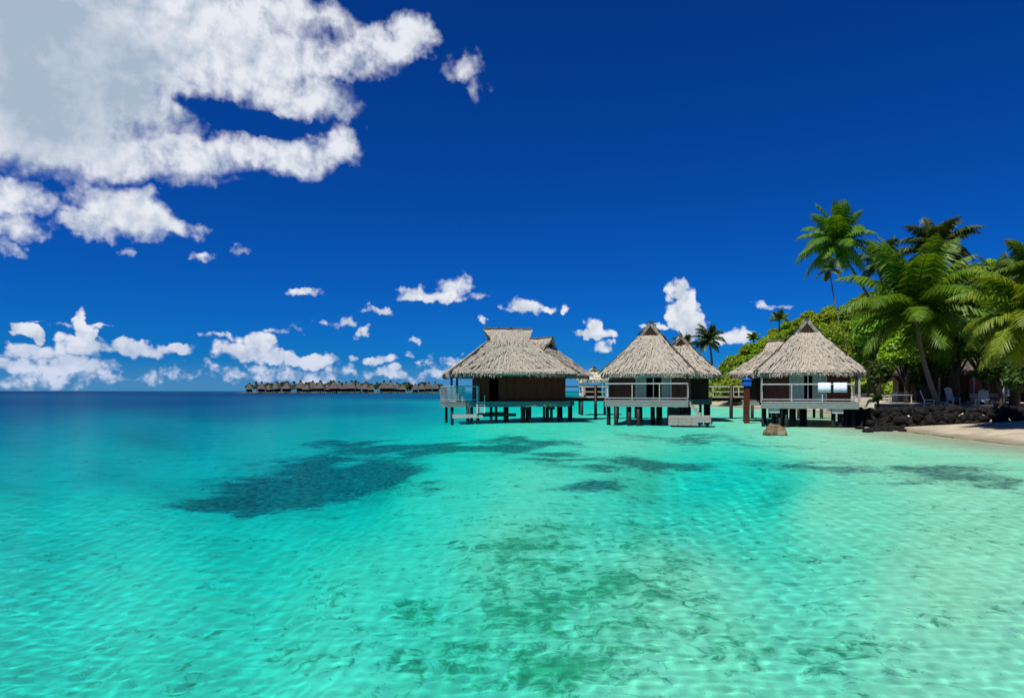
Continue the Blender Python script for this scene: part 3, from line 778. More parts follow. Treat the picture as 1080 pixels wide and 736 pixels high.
for k, (px, py, s_) in enumerate([(915, 455, .34), (921, 454.3, .42), (928, 453.6, .5), (935, 454.2, .44), (942, 453.2, .5), (948, 452.4, .36), (907, 452, .3), (900, 448.5, .4), (952, 454.4, .28)]):
    D = CAM_H*FPX/(py+.5-HY)
    o = rock_mesh('boulder', s_, s_*.8, s_*.55, 100+k, M['rock'])
    o.location = (PX(px, D), D, .06)
    tag(o, 'dark boulder lying at the waterline in front of the rock wall', 'boulder', 'boulders at the foot of the rock wall')

# ---- beach furniture
def beach_chair(px, D, rz, label, z=None, tall=1.):
    x = PX(px, D); e = empty('beach_chair', (x, D, ground_z(x, D)+.02), rz); tag(e, label, 'chair', 'white chairs on the shore')
    mb = MB()
    for k in range(5): mb.box(-.27+k*.11, -.175+k*.11, -.30, .28, .36, .39)
    mb.build('seat', M['white_paint'], e)
    mb = MB()
    for k in range(5):
        x_ = -.24+k*.12; t = 1.02*tall-.05*abs(k-2)
        mb.beam((x_, .26, .36), (x_*1.15, .26+.30*tall, .36+t*.92), .10, .025)
    mb.beam((-.28, .36, .75), (.28, .36, .75), .05, .05); mb.build('backrest', M['white_paint'], e)
    for s in (-1, 1):
        mb = MB(); mb.box(s*.34-.06, s*.34+.06, -.36, .34, .58, .61); mb.build('armrest', M['white_paint'], e)
        mb = MB(); mb.beam((s*.31, -.30, 0), (s*.31, -.28, .58), .07, .05); mb.build('leg', M['white_paint'], e)
        mb = MB(); mb.beam((s*.30, .36, 0), (s*.30, .28, .58), .07, .05); mb.build('leg', M['white_paint'], e)
beach_chair(980, 50, R(60), 'white slatted beach chair left of the leaning palm trunk, seen from its side')
beach_chair(1005.5, 54.5, R(8), 'white slatted beach chair facing the water right of the palm trunk', tall=1.15)
beach_chair(1035, 51.5, R(-50), 'white slatted beach chair farthest right, turned away beside the bench')
def low_table(px, D, w, d, hgt, label, name='side_table', mat='white_paint'):
    x = PX(px, D); e = empty(name, (x, D, ground_z(x, D)+.02)); tag(e, label, 'table')
    mb = MB()
    n = max(3, int(d/.14))
    for k in range(n): mb.box(-w/2, w/2, -d/2+k*d/n, -d/2+(k+1)*d/n-.012, hgt-.04, hgt)
    mb.build('table_top', M[mat], e)
    for sx in (-1, 1):
        for sy in (-1, 1):
            mb = MB(); mb.beam((sx*(w/2-.06), sy*(d/2-.06), 0), (sx*(w/2-.06), sy*(d/2-.06), hgt-.04), .06, .06); mb.build('leg', M[mat], e)
low_table(994, 50.3, .7, .5, .42, 'low white side table at the foot of the leaning palm trunk')
low_table(947, 58, 2.0, .8, .72, 'long pale picnic table on the sand before the brown kiosk', 'picnic_table', 'pale_wood')
def bench(px, D, w, label):
    x = PX(px, D); e = empty('bench', (x, D, ground_z(x, D)+.02)); tag(e, label, 'bench')
    mb = MB()
    for k in range(3): mb.box(-w/2, w/2, -.22+k*.15, -.09+k*.15, .42, .47)
    mb.build('seat', M['grey_wood'], e)
    mb = MB()
    for k in range(2): mb.box(-w/2, w/2, .24, .28, .62+k*.17, .75+k*.17)
    mb.build('backrest', M['grey_wood'], e)
    for s in (-1, 0, 1):
        mb = MB(); mb.beam((s*(w/2-.15), -.18, 0), (s*(w/2-.15), -.18, .42), .08, .08); mb.build('leg', M['grey_wood'], e)
        mb = MB(); mb.beam((s*(w/2-.15), .26, 0), (s*(w/2-.15), .26, .92), .08, .06); mb.build('leg', M['grey_wood'], e)
bench(1045, 54, 3.0, 'long grey timber bench in the shade before the dark beach house')
def kiosk():
    D = 61; x = PX(951, D); e = empty('kiosk', (x, D, ground_z(x, D)+.0)); tag(e, 'small orange brown wooden kiosk under the bright green tree', 'kiosk')
    mb = MB(); mb.box(-.6, .6, -.5, .5, 0, .95); mb.build('counter', M['grey_wood'], e)
    mb = MB(); mb.box(-.55, .55, .35, .45, .95, 1.9); mb.box(-.55, -.47, -.45, .345, .95, 1.9); mb.box(.47, .55, -.45, .345, .95, 1.9); mb.build('wall', M['brown_board'], e)
    mb = MB(); mb.add([(-.8,-.75,1.9),(.8,-.75,1.9),(.8,.75,1.9),(-.8,.75,1.9),(-.8,0,2.35),(.8,0,2.35)], [(0,1,5,4),(2,3,4,5),(0,4,3),(1,2,5),(3,2,1,0)]); mb.build('roof', M['brown_board'], e)
kiosk()
def beach_house():
    D = 61; e = empty('beach_house', (PX(1032, D), D, 1.45)); tag(e, 'dark beach house with a red brown panel in the shade under the right hand palms', 'house')
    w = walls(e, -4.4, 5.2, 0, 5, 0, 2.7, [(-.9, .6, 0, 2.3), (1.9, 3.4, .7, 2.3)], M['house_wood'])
    mb = MB(); mb.box(-.85, .55, .02, .08, .02, 2.25); d = mb.build('door', M['red_door'], w)
    mb = MB(); mb.box(.36, .42, -.05, .02, 1.0, 1.12); mb.build('handle', M['white_paint'], d)
    mb = MB(); mb.beam((1.9, .03, .7), (3.4, .03, .7), .1, .08); mb.beam((1.9, .03, 2.26), (3.4, .03, 2.26), .1, .08)
    for x in (1.94, 2.65, 3.36): mb.beam((x, .03, .74), (x, .03, 2.22), .08, .08)
    f = mb.build('window', M['white_paint'], w); mb = MB(); mb.box(1.99, 3.31, .06, .075, .75, 2.2); mb.build('pane', M['teal'], f)
    roof_mesh('roof', e, .4, 2.5, R(90), 3.6, 5.9, 2.75, 2.4, .76, 3.0, M['thatch_dark'], 12, 900, .3)
    for x in (-4.2, -1.2, 1.4, 4.0):
        mb = MB(); mb.beam((x, -1.1, 0), (x, -1.1, 2.75), .14, .14); mb.build('veranda_post', M['grey_wood'], e)
beach_house()

# ---------------------------------------------------------------- vegetation
def unit(v): return v/np.maximum(np.linalg.norm(v, axis=-1, keepdims=True), 1e-9)
def leaf_quads(c, n, s, r, asp=.55):
    """leaf-shaped quads with centres c, normals n, sizes s"""
    a = unit(np.cross(n, r.normal(0, 1, c.shape))); b = np.cross(n, a)
    L, W = a*s[:, None], b*(s*asp)[:, None]
    bend = n*(s*.18)[:, None]
    V = np.stack([c-L, c-W+bend, c+L, c+W+bend], 1).reshape(-1, 3)
    return V, np.arange(len(V)).reshape(-1, 4)
def crown_mesh(name, rad, hgt, nleaf, leaf, seed, mat, parent, z0, lobes=14, flat=1.):
    r = np.random.default_rng(seed)
    L = unit(r.normal(0, 1, (lobes, 3))); L[:, 2] = np.abs(L[:, 2])*1.1-.35
    cen = L*np.array([rad*.62, rad*.62, hgt*.36]); lr = rad*r.uniform(.26, .5, lobes)
    k = r.integers(0, lobes, nleaf); d = unit(r.normal(0, 1, (nleaf, 3)))
    d[:, 2] = np.where(r.random(nleaf) < .6, np.abs(d[:, 2]), d[:, 2])
    q = lr[k]*(1-.55*r.random(nleaf)**2.2)*r.uniform(.85, 1.12, nleaf)
    c = cen[k]+d*q[:, None]*np.array([1, 1, flat*.85]); c[:, 2] += z0+hgt*.45
    n = unit(d*.75+r.normal(0, .55, d.shape)+np.array([0, 0, .35]))
    V, F = leaf_quads(c, n, leaf*r.uniform(.6, 1.35, nleaf), r)
    return npmesh(name, V, F, mat, parent), cen
def tree(name, loc, rad, hgt, trunk, nleaf, leaf, seed, mat, label, cat='tree', group=None, lobes=14, bark='dark_bark'):
    e = empty(name, loc); tag(e, label, cat, group)
    c, cen = crown_mesh('crown', rad, hgt, nleaf, leaf, seed, mat, e, trunk, lobes)
    r = np.random.default_rng(seed); mb = MB(); t = max(.08, rad*.07)
    top = trunk+hgt*.35
    mb.tube([(0, 0, -.4), (.05*rad, 0, trunk*.5), (.02, .03, trunk), (0, 0, top)], [t*1.5, t*1.1, t, t*.5], 8)
    for k in range(6):
        p = cen[k % len(cen)]; mb.tube([(0, 0, trunk*.8), (p[0]*.5, p[1]*.5, trunk+hgt*.2), (p[0], p[1], p[2]+trunk+hgt*.45)], [t*.6, t*.4, t*.12], 6)
    mb.build('trunk', M[bark], e, True)
    return e

def palm_crown(name, parent, top, nf, L, seed, mat, wind=(0, 0), spread=(R(78), R(-28)), mat2=None, special=()):
    r = np.random.default_rng(seed); Vs, Fs = [], []; off = 0
    Vr = MB()
    def frond(az, e0, L, droop):
        nonlocal off
        n = 16; p = np.zeros((n+1, 3)); d = np.array([math.cos(e0)*math.cos(az), math.cos(e0)*math.sin(az), math.sin(e0)])
        seg = L/n; tang = []
        for i in range(n):
            p[i+1] = p[i]+d*seg; tang.append(d.copy())
            t = i/n; d = d+np.array([wind[0]*.05, wind[1]*.05, -droop*(.03+.16*t)]); d /= np.linalg.norm(d)
        tang.append(d)
        p = p+top
        Vr.tube(p, list(np.linspace(.045, .012, n+1)*L/5), 5)
        nl = 60
        for side in (-1, 1):
            for k in range(nl):
                t = .10+.89*k/nl+r.uniform(-.004, .004); fi = t*n; i = min(int(fi), n-1); u = fi-i
                base = p[i]*(1-u)+p[i+1]*u; td = unit(tang[i]*(1-u)+tang[i+1]*u)
                sd = np.cross(td, [0, 0, 1]); sd = unit(sd) if np.linalg.norm(sd) > .05 else np.array([math.sin(az), -math.cos(az), 0])
                up = np.cross(sd, td)
                ll = (.35+L*.185)*(math.sin(math.pi*min(1, t*.92+.12))**.7*.95+.08)*r.uniform(.8, 1.15)
                dr = unit(side*sd*.85+td*.55+up*r.uniform(-.05, .25))
                mid = base+dr*ll*.5+np.array([0, 0, -ll*.08]); d2 = unit(dr+np.array([0, 0, -.75-r.uniform(0, .5)]))
                tip = mid+d2*ll*.55; w = td*ll*.062
                Vs.append(np.array([base-w*.7, base+w*.7, mid+w, mid-w, tip+w*.15, tip-w*.15])); Fs.append(np.array([[0, 1, 2, 3], [3, 2, 4, 5]])+off); off += 6
    for k in range(nf):
        f = k/(nf-1); az = k*2.39996+r.uniform(-.25, .25)
        e0 = spread[0]+(spread[1]-spread[0])*f+r.normal(0, .08)
        frond(az, e0, L*r.uniform(.82, 1.08)*(.85+.15*math.sin(math.pi*min(1, f+.25))), r.uniform(.8, 1.25))
    for az, e0, Lx, dr in special: frond(az, e0, Lx, dr)
    c = npmesh(name, np.concatenate(Vs), np.concatenate(Fs), mat, parent)
    Vr.build('frond_stems', mat2 or M['palm'], c)
    return c
def palm(loc, crown, L, nf, seed, mat, label, group, bend=(0, 0), rb=.2, rt=.12, nuts=True, wind=(0, 0), special=(), spread=(R(80), R(-30)), name='palm_tree'):
    loc = Vector(loc); e = empty(name, loc); tag(e, label, 'palm tree', group)
    top = Vector(crown)-loc; mb = MB(); n = 18
    pts, rr = [], []
    r = np.random.default_rng(seed)
    for i in range(n+1):
        t = i/n; p = top*t; p.x += bend[0]*math.sin(math.pi*t); p.y += bend[1]*math.sin(math.pi*t)
        pts.append(p if i else p+Vector((0, 0, -.4))); rr.append((rb*1.5 if i == 0 else rb+(rt-rb)*t)*(1+.05*(i % 2)))
    mb.tube(pts, rr, 10); mb.build('trunk', M['bark'], e, True)
    palm_crown('crown', e, np.array(top), nf, L, seed, mat, wind, spread, special=special)
    if nuts:
        mb = MB()
        for k in range(7):
            a = k*.9; c = np.array(top)+np.array([math.cos(a)*.28, math.sin(a)*.28, -.32-.1*(k % 2)])
            mb.tube([c+np.array([0, 0, z]) for z in (-.17, -.12, 0, .1, .15)], [.03, .11, .14, .10, .03], 8)
        mb.build('coconuts', M['coconut'], e, True)
    return e
PG = 'coconut palms above the beach'
def gp(px, D): x = PX(px, D); return (x, D, ground_z(x, D))
palm(gp(951, 75), P(882, 258, 75), 5.7, 24, 11, M['palm'], 'tall coconut palm leaning left, highest crown against the open sky', PG, (1.2, 0), .19, .12, wind=(-.3, 0))
palm(gp(903, 124), P(875, 285, 124), 3.8, 13, 12, M['palm'], 'thin palm standing on the hill just under the highest leaning crown', PG, (-.6, 0), .15, .11, False)
palm(gp(991, 50), P(966, 331, 50), 7.4, 30, 13, M['palm'], 'big coconut palm with wide arching fronds, its trunk rising beside the white chairs', PG, (-.3, 0), .19, .13, spread=(R(86), R(-20)))
palm(gp(1000, 70), P(987, 264, 70), 5.2, 28, 14, M['palm_dark'], 'dark palm standing behind the big arching palm, dark crown in the sky', PG, (.5, 0), wind=(.5, 0))
palm((30.6, 37.8, ground_z(30.6, 37.8)), P(1092, 336, 38), 4.9, 36, 15, M['palm_yellow'], 'nearest palm at the right edge with yellowing fronds drooping over the beach', PG, (.3, 0), .18, .13, spread=(R(70), R(-40)))
palm(gp(1100, 62), P(1090, 288, 62), 4.3, 24, 16, M['palm'], 'palm at the top right edge, crown cut by the frame', PG, (.4, 0))
palm(gp(1045, 80), P(1052, 298, 80), 4.4, 20, 17, M['palm_dark'], 'palm with half hidden crown between the two right edge palms', PG, (.4, 0))
palm(gp(935, 84), P(930, 276, 84), 4.4, 18, 18, M['palm_dark'], 'dark palm between the leaning palm and the big arching palm', PG, (.3, 0))
PF = 'palms behind the middle bungalow'
palm((37.6, 128, .3), P(748, 358, 128), 4.3, 22, 19, M['palm_dark'], 'dark palm standing clear behind the right roof slope of the middle bungalow', PF, (.3, 0), .25, .18)
palm((34.2, 130, .3), P(722, 366, 130), 3.8, 18, 20, M['palm_dark'], 'lower dark palm just behind the rear ridge of the middle bungalow', PF, (.3, 0), .25, .18)
for k, (px, py, L_) in enumerate([(822, 338, 3.2), (795, 358, 2.2)]):
    D = 150; x = PX(px, D)
    palm((x, D, ground_z(x, D)), P(px, py, D), L_, 16, 40+k, M['leaf_mid'], ['upright palm on the skyline of the hill left of the right roof peak', 'smaller palm lower on the left slope of the hill'][k], 'small palms on the hill', (0, 0), .2, .15, False, spread=(R(86), R(15)))

# broad-leaved trees by the beach: (px, py of crown centre, crown radius px, D, material, label)
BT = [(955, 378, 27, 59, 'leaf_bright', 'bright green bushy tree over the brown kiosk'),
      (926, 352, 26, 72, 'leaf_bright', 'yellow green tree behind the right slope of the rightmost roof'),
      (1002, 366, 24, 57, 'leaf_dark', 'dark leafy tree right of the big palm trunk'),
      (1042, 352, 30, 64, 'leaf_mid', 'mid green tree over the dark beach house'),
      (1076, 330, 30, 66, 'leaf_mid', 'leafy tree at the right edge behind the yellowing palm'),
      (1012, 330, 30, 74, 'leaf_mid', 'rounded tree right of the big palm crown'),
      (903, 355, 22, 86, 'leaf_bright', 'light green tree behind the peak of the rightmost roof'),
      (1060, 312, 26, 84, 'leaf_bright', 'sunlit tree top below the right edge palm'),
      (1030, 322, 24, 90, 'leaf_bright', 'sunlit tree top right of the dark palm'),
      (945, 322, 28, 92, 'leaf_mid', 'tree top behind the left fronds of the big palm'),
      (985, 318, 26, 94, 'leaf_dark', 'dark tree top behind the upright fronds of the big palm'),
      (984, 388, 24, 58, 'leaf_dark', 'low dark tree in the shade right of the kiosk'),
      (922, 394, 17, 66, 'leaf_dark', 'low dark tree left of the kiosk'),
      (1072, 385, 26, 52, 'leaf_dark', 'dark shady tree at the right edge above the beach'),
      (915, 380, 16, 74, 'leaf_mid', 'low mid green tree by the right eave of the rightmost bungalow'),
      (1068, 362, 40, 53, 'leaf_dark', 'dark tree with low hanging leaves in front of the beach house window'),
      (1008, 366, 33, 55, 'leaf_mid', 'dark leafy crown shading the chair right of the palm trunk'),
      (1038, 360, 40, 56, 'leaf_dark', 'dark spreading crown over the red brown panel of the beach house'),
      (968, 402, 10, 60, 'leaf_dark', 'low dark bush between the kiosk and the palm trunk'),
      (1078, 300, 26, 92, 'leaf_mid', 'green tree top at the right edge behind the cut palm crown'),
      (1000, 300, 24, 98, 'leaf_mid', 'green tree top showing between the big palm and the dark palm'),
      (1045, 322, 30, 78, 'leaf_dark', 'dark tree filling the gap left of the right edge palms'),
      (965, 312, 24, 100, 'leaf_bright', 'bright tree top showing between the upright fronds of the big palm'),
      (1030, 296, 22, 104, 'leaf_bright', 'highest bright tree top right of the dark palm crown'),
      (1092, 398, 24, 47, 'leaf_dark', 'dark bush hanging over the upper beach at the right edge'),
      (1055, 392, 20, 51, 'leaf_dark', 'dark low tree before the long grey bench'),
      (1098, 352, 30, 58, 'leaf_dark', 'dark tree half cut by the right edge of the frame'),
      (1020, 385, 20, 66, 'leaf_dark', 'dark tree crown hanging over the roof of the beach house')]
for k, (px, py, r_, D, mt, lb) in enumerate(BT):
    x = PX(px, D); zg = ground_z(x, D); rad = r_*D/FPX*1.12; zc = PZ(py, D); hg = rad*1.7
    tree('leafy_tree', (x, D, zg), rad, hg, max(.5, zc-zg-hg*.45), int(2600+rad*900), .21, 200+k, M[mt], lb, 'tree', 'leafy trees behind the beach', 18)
tree('almond_tree', (PX(771, 113), 113, ground_z(PX(771, 113), 113)), 3.0, 2.4, 2.0, 3200, .26, 300, M['leaf_lime'], 'low lime green spreading tree on the far sand between two bungalows', 'tree', None, 18)
for k, (px, py, r_, lb) in enumerate([(915, 419, 7, 'low lime shrub by the right corner post of the rightmost bungalow'), (926, 420, 6, 'small lime shrub left of the picnic table'), (1000, 421, 5, 'small green plant at the foot of the leaning palm trunk')]):
    D = 56; x = PX(px, D); rad = r_*D/FPX
    tree('shrub', (x, D, ground_z(x, D)), rad, rad*1.5, .1, 900, .09, 320+k, M['leaf_lime'] if k < 2 else M['leaf_mid'], lb, 'shrub', 'low shrubs on the terrace', 8)

# forest on the hill: copies of six trees
proto = [tree('hill_tree', (0, 0, -50), 2.6, 4.2, 1.0, 2300, .31, 400+k, M[['leaf_hill', 'leaf_hill', 'leaf_bright', 'leaf_mid', 'leaf_hill', 'leaf_lime'][k]], 'rounded green tree in the dense forest on the hill', 'tree', 'forest trees on the hill', 12) for k in range(6)]
hr = np.random.default_rng(9); used = set(); cnt = 0; placed = []
while cnt < 270:
    px = hr.uniform(752, 1085) if hr.random() < .55 else hr.uniform(752, 920); D = hr.uniform(112, 164); x = PX(px, D)
    s = float(sdist(np.array([[x]]), np.array([[D]]), SHORE)[0, 0])
    if s < 2.5: continue
    if any((x-a)**2+(D-b)**2 < 3.3 for a, b in placed): continue
    placed.append((x, D)); k = cnt % 6
    o = proto[k] if k not in used else copy_tree(proto[k]); used.add(k)
    sc_ = hr.uniform(.65, 1.2)*(.8 if D > 150 else 1)
    o.location = (x, D, ground_z(x, D)-.3); o.scale = (sc_, sc_, sc_*hr.uniform(.8, 1.15)); o.rotation_euler.z = hr.uniform(0, 6.28); cnt += 1

# undergrowth on the hill and shore: nobody could count it
def undergrowth():
    r = np.random.default_rng(33); n = 90000
    D = r.uniform(60, 172, n); px = r.uniform(745, 1110, n); X = (px-CX)/FPX*D
    z, s = land_h(X[None], D[None]); z, s = z[0], s[0]
    ok = (s > 4) & ((z > 2.3) | ((D > 66) & (D < 108) & (s > 8)) | (D > 108))
    ok &= ~((D < 66))
    X, D, z = X[ok], D[ok], z[ok]; n = len(X)
    c = np.stack([X, D, z+r.uniform(.0, 1.0, n)**1.3*1.5], -1)
    nn = unit(np.stack([r.normal(-.2, .5, n), r.normal(-.4, .5, n), np.full(n, .8)], -1))
    V, F = leaf_quads(c, nn, r.uniform(.2, .5, n), r)
    o = npmesh('undergrowth', V, F, M['leaf_hill']); tag(o, 'low leafy undergrowth covering the hill between the trees', 'undergrowth', kind='stuff')
undergrowth()

# ---------------------------------------------------------------- far row of bungalows on the horizon
def far_row():
    D = 640.; u = D/FPX
    def far_hut():
        e = empty('far_bungalow'); tag(e, 'tiny far thatched bungalow in the row on the horizon', 'bungalow', 'far bungalows on the horizon')
        roof_mesh('roof', e, 0, 0, 0, 5.6*u, 6.0*u, 4.8*u, 8.0*u, .78, 1.5*u, M['thatch_far'], 60, 160, .5)
        mb = MB(); mb.box(-3.2*u, 3.2*u, -3.2*u, 3.2*u, 2.2*u, 5.2*u); mb.build('wall', M['dark_in'], e)
        mb = MB(); mb.box(-4*u, 4*u, -4*u, 4*u, 1.7*u, 2.19*u); mb.build('deck', M['thatch_far'], e)
        for x in (-3, -1, 1, 3):
            for y in (-3, 3): mb = MB(); mb.beam((x*u, y*u, -1), (x*u, y*u, 1.69*u), .4*u, .4*u); mb.build('post', M['dark_in'], e)
        return e
    p0 = far_hut(); r = np.random.default_rng(2)
    pxs = [263, 276, 284, 292, 303, 317, 324, 330, 338, 346, 352, 358, 365, 371, 378, 386, 392, 405, 412, 419, 425, 438, 445, 452, 459]
    for k, px in enumerate(pxs):
        o = p0 if k == 0 else copy_tree(p0)
        Dk = D+r.uniform(0, 120); s = r.uniform(.8, 1.12)*Dk/D
        o.location = (PX(px, Dk), Dk, 0); o.rotation_euler.z = r.uniform(-.5, .5); o.scale = (s*.92, s*.92, s)
    t0 = None
    tp = [270, 297, 310, 334, 349, 361, 375, 383, 398, 409, 431, 448]
    for k, px in enumerate(tp):
        if t0 is None:
            o = t0 = palm((0, 0, 0), (0, 0, 12.5*u), 5.0*u, 14, 70, M['palm_dark'], 'tiny far palm among the bungalows on the horizon', 'far palms on the horizon', (0, 0), .4*u, .3*u, False)
        else: o = copy_tree(t0)
        Dk = D+130; s = r.uniform(.75, 1.1); o.location = (PX(px, Dk), Dk, 0); o.scale = (s, s, s); o.rotation_euler.z = r.uniform(0, 6)
    Dk = 800.; X = np.linspace(PX(256, Dk), PX(470, Dk), 120); 
    # low reef islet under the far row
    V = []; 
    for x in X:
        e = min(1, (x-X[0])/15, (X[-1]-x)/15)
        for y, z in ((-34, -.5), (-20, 1.3), (0, 1.8), (30, -.5)): V.append((x, Dk+y, z*max(e, .01)-.1))
    f = [(i*4+j, (i+1)*4+j, (i+1)*4+j+1, i*4+j+1) for i in range(119) for j in range(3)]
    tag(npmesh('islet', V, f, simple_mat('islet_ground', (.05, .07, .03), (.12, .13, .07), .2), None, True), kind='structure')
    for k, px in enumerate(np.linspace(266, 464, 34)):
        x = PX(px+r.uniform(-3, 3), 800); 
        if k == 0: b0 = o = tree('islet_tree', (0, 0, 0), 5.5*u, 8.5*u, 1.5*u, 900, 1.3, 500, M['leaf_dark'], 'tiny far dark tree behind the bungalows on the horizon', 'tree', 'far trees on the horizon', 9)
        else: o = copy_tree(b0)
        s = r.uniform(.85, 1.45); o.location = (x, 800, 1.2); o.scale = (s, s, s); o.rotation_euler.z = r.uniform(0, 6)
far_row()
# dark tree crown just left of the terrace
# ---------------------------------------------------------------- sky, clouds, sun
SUN_EL, SUN_AZ = R(62), math.atan2(-.55, -.62)              # sun high, behind the camera on the left (azimuth from +y towards +x)
sun_dir = Vector((math.sin(SUN_AZ)*math.cos(SUN_EL), math.cos(SUN_AZ)*math.cos(SUN_EL), math.sin(SUN_EL)))
L = bpy.data.lights.new('sun', 'SUN'); L.energy = 5.0; L.angle = R(.5); L.color = (1, .95, .87)
lo = bpy.data.objects.new('sun', L); col.objects.link(lo); lo.rotation_euler = sun_dir.to_track_quat('Z', 'Y').to_euler(); lo.location = (0, 0, 60)
L.cycles.is_caustics_light = True; L.cycles.use_multiple_importance_sampling = True

w = bpy.data.worlds.new('World'); sc.world = w; w.use_nodes = True
t = w.node_tree; t.nodes.clear(); h = N(t)
out = h.n('ShaderNodeOutputWorld'); bg = h.n('ShaderNodeBackground'); bg.inputs[1].default_value = .1
h.l(bg.outputs[0], out.inputs[0])
sky = h.n('ShaderNodeTexSky', sky_type='NISHITA', sun_disc=False)
sky.sun_elevation = SUN_EL; sky.sun_rotation = SUN_AZ; sky.air_density = 1.; sky.dust_density = 0.; sky.ozone_density = 3.; sky.altitude = 300
SKY_GAMMA, SKY_TINT = 1.12, (.008, .165, .50)
gm = h.n('ShaderNodeGamma'); gm.inputs[1].default_value = SKY_GAMMA; h.l(sky.outputs[0], gm.inputs[0])
skyc = h.mix(1., gm.outputs[0], SKY_TINT, 'MULTIPLY')
tc = h.n('ShaderNodeTexCoord'); sep = h.n('ShaderNodeSeparateXYZ'); h.l(tc.outputs['Generated'], sep.inputs[0])
az = h.math('ARCTAN2', sep.outputs[0], sep.outputs[1]); el = h.math('ARCSINE', sep.outputs[2])
cmb = h.n('ShaderNodeCombineXYZ'); h.l(az, cmb.inputs[0]); h.l(el, cmb.inputs[1]); q = cmb.outputs[0]
def warpq(v, scale, amt):
    nd = h.n('ShaderNodeTexNoise', noise_dimensions='2D'); h.l(q, nd.inputs['Vector']); nd.inputs['Scale'].default_value = scale
    nd.inputs['Detail'].default_value = 3.; nd.inputs['Roughness'].default_value = .6
    return h.vmath('MULTIPLY_ADD', h.vmath('SUBTRACT', nd.outputs['Color'], (.5, .5, .5)), (amt, amt*.7, 0), v)
qw = warpq(warpq(q, 14., .055), 48., .022)
def azel(px, py):
    a = math.atan((px-CX)/FPX); return a, math.atan((HY-py)/FPX*math.cos(a))
def field(blobs, floor=-1.):
    acc = None
    for b in blobs:
        px, py, rx, ry = b[:4]; amp = b[4] if len(b) > 4 else 1.
        a, e = azel(px, py); ca = math.cos(a); irx = FPX/(rx*ca*ca); iry = FPX/(ry*ca)
        v = h.vmath('MULTIPLY_ADD', qw, (irx, iry, 0), (-a*irx, -e*iry, 0))
        g = h.math('MULTIPLY_ADD', h.vmath('DOT_PRODUCT', v, v), -amp, amp)
        acc = h.math('MAXIMUM', g, floor if acc is None else acc)
    return acc
CL = [(40,60,200,125,1.3),(160,30,190,75,1.2),(275,60,75,55),(70,148,170,38),(185,160,80,22,.8),(250,160,50,18,.7),(330,105,58,26,.75),(312,166,42,24,.8),(358,150,30,18,.6),(300,20,100,30,.9),
      (400,44,52,18,.8),(435,36,30,18,.85),(375,62,46,20,.6),(490,70,28,13,.55),(506,94,10,13,.35),(160,178,120,10,.4),
      (136,226,62,27,1.),(95,238,48,16,.9),(176,238,42,12,.8),(20,212,50,20,.75),(15,240,50,14,.6),(5,262,18,12,.5),(215,270,13,5,.45),(258,268,14,3,.25),(130,262,8,5,.4),
      (318,312,20,4.5,.6),(452,311,38,8,.95),(477,301,20,13,.95),(500,312,18,5,.6),(438,312,24,6,.8),(552,323,22,10,.85),(570,324,18,5,.7),(598,324,5,6,.4),(505,338,8,4,.5),
      (628,350,15,14,.85),(614,357,18,5,.75),(642,356,12,6,.6),(634,370,14,5,.45),(716,304,15,15,1.1),(727,318,18,18,1.1),(736,334,16,18,1.1),(722,342,16,20,.9),(745,350,12,10,.8),(775,356,28,9,.9),(700,347,16,4,.4),(812,326,22,4,.5),
      (89,348,13,22,1.),(84,364,42,16,1.),(28,352,12,14,.9),(24,372,45,11,.9),(145,370,48,11,.9),(188,366,28,7,.85),(60,384,90,11,.7),(128,360,14,10,.8),(272,360,24,13,.95),(262,370,42,12,.8),(318,378,60,8,.75),
      (302,348,22,5,.5),(346,340,26,5,.55),(365,337,12,8,.6),(398,329,18,5,.6),(381,352,10,7,.5),(398,380,18,7,.6),(410,396,16,9,.7),(440,378,13,5,.5),(452,380,14,7,.6),(438,362,10,4,.45),(70,340,40,3,.3),
      (20,396,110,14,.36),(120,396,110,13,.32),(220,393,100,14,.34),(330,396,80,12,.32),(455,392,30,6,.5),(425,372,10,4,.5),(400,398,60,7,.6),(0,385,50,12,.65),(480,386,60,8,.35),(250,356,40,4,.3)]
HOLES = [(205,108,24,15,1.),(236,122,36,15,1.),(280,136,46,10,.9),(300,126,30,8,.7),(335,138,24,7,.6),(335,32,38,13,.9),(300,35,16,14,.5),(370,95,30,9,.4),(210,106,25,12,.8)]
F = field(CL); Hl = field(HOLES, 0.)
n0 = h.noise(q, 17., 6, .58, .15, '2D')
q1 = h.vmath('ADD', q, (-.010, .013, 0)); n1 = h.noise(q1, 17., 5, .58, .15, '2D')
vo = h.n('ShaderNodeTexVoronoi', voronoi_dimensions='2D', feature='SMOOTH_F1'); h.l(q, vo.inputs['Vector'])
vo.inputs['Scale'].default_value = 46.; vo.inputs['Detail'].default_value = 2.; vo.inputs['Roughness'].default_value = .55; vo.inputs['Smoothness'].default_value = .35
nv = h.math('SUBTRACT', .95, vo.outputs['Distance'])
nb = h.math('ADD', h.math('MULTIPLY', h.noise(q, 60., 5, .56, .2, '2D'), .65), h.math('MULTIPLY', nv, .35))
dens = h.math('ADD', h.math('SUBTRACT', h.math('MULTIPLY', F, 1.5), h.math('MULTIPLY', Hl, h.math('MULTIPLY_ADD', h.math('ADD', n0, nb), 2.6, -1.35))), h.math('MULTIPLY_ADD', n0, 2.0, -.95))
dens = h.math('ADD', dens, h.math('MULTIPLY', h.math('SUBTRACT', nb, .5), h.math('MULTIPLY_ADD', h.ramp(el, .3, .08), .75, .8)))
dens = h.math('MULTIPLY', h.math('SUBTRACT', dens, h.math('MULTIPLY', h.ramp(el, .16, .04), .12)), h.math('MULTIPLY_ADD', h.ramp(el, .2, .06), .9, 1.))
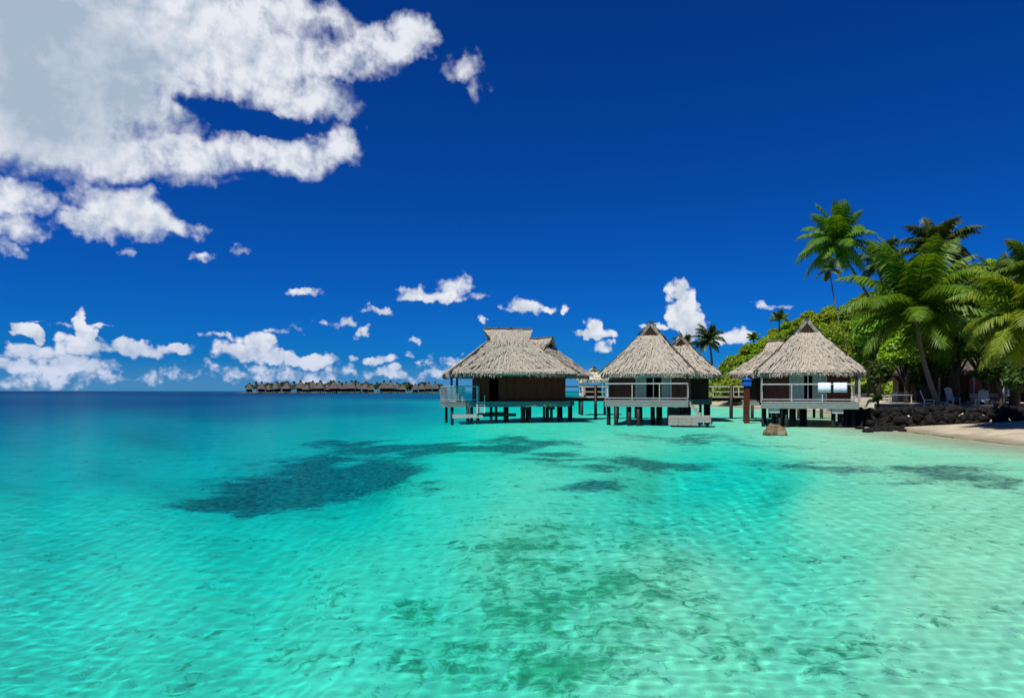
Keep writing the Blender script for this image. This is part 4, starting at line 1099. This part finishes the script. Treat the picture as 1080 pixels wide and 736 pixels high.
alpha = h.ramp(dens, -.22, 1.22)
SH = [(30,60,230,115,1.0),(40,120,150,50,.7),(130,244,90,8,.5),(470,316,45,5,.4),(730,345,20,20,.5),(84,378,70,8,.55),(270,375,60,8,.5),(555,329,25,4,.4),(628,360,25,4,.4)]
S = h.math('MAXIMUM', field(SH, 0.), 0.)
lit = h.math('ADD', h.math('MULTIPLY', h.math('SUBTRACT', n0, n1), 2.4), h.math('MULTIPLY_ADD', nb, .9, -.5))
lit = h.math('MULTIPLY_ADD', lit, h.math('MULTIPLY_ADD', h.math('MINIMUM', S, 1.), -.62, 1.), .92)
lit = h.math('SUBTRACT', lit, h.math('MULTIPLY', S, h.math('MULTIPLY_ADD', n0, 1.7, .05)), clamp=True)
cloudc = h.mix(lit, (3.2, 4.0, 5.0), (6.7, 6.9, 7.4))
# low clouds look bluer through the air
lowf = h.math('MULTIPLY', h.ramp(el, .10, .0), .55)
cloudc = h.mix(lowf, cloudc, (3.4, 4.3, 6.6))
skyc = h.mix(h.math('MULTIPLY', h.ramp(el, .05, -.005), .20), skyc, (2.4, 3.6, 6.2))     # pale air along the horizon
h.set(bg.inputs[0], h.mix(h.math('MULTIPLY', alpha, .97), skyc, cloudc))

# ---------------------------------------------------------------- camera and render
cam = bpy.data.cameras.new('camera'); co = bpy.data.objects.new('camera', cam); col.objects.link(co); sc.camera = co
co.location = (0, 0, CAM_H); co.rotation_euler = (math.pi/2, 0, 0)
cam.sensor_width = 36; cam.lens = 24; cam.shift_y = (HY-368)/1080; cam.clip_end = 40000; cam.clip_start = .1
vs = sc.view_settings; vs.view_transform = 'Standard'; vs.look = 'None'; vs.exposure = .3; vs.gamma = 1; vs.use_curve_mapping = False
c = sc.cycles; c.use_denoising = True; c.denoiser = 'OPENIMAGEDENOISE'; c.use_adaptive_sampling = True; c.adaptive_threshold = .015
c.max_bounces = 8; c.transparent_max_bounces = 8; c.diffuse_bounces = 3; c.sample_clamp_indirect = 6; c.caustics_reflective = False; c.caustics_refractive = True
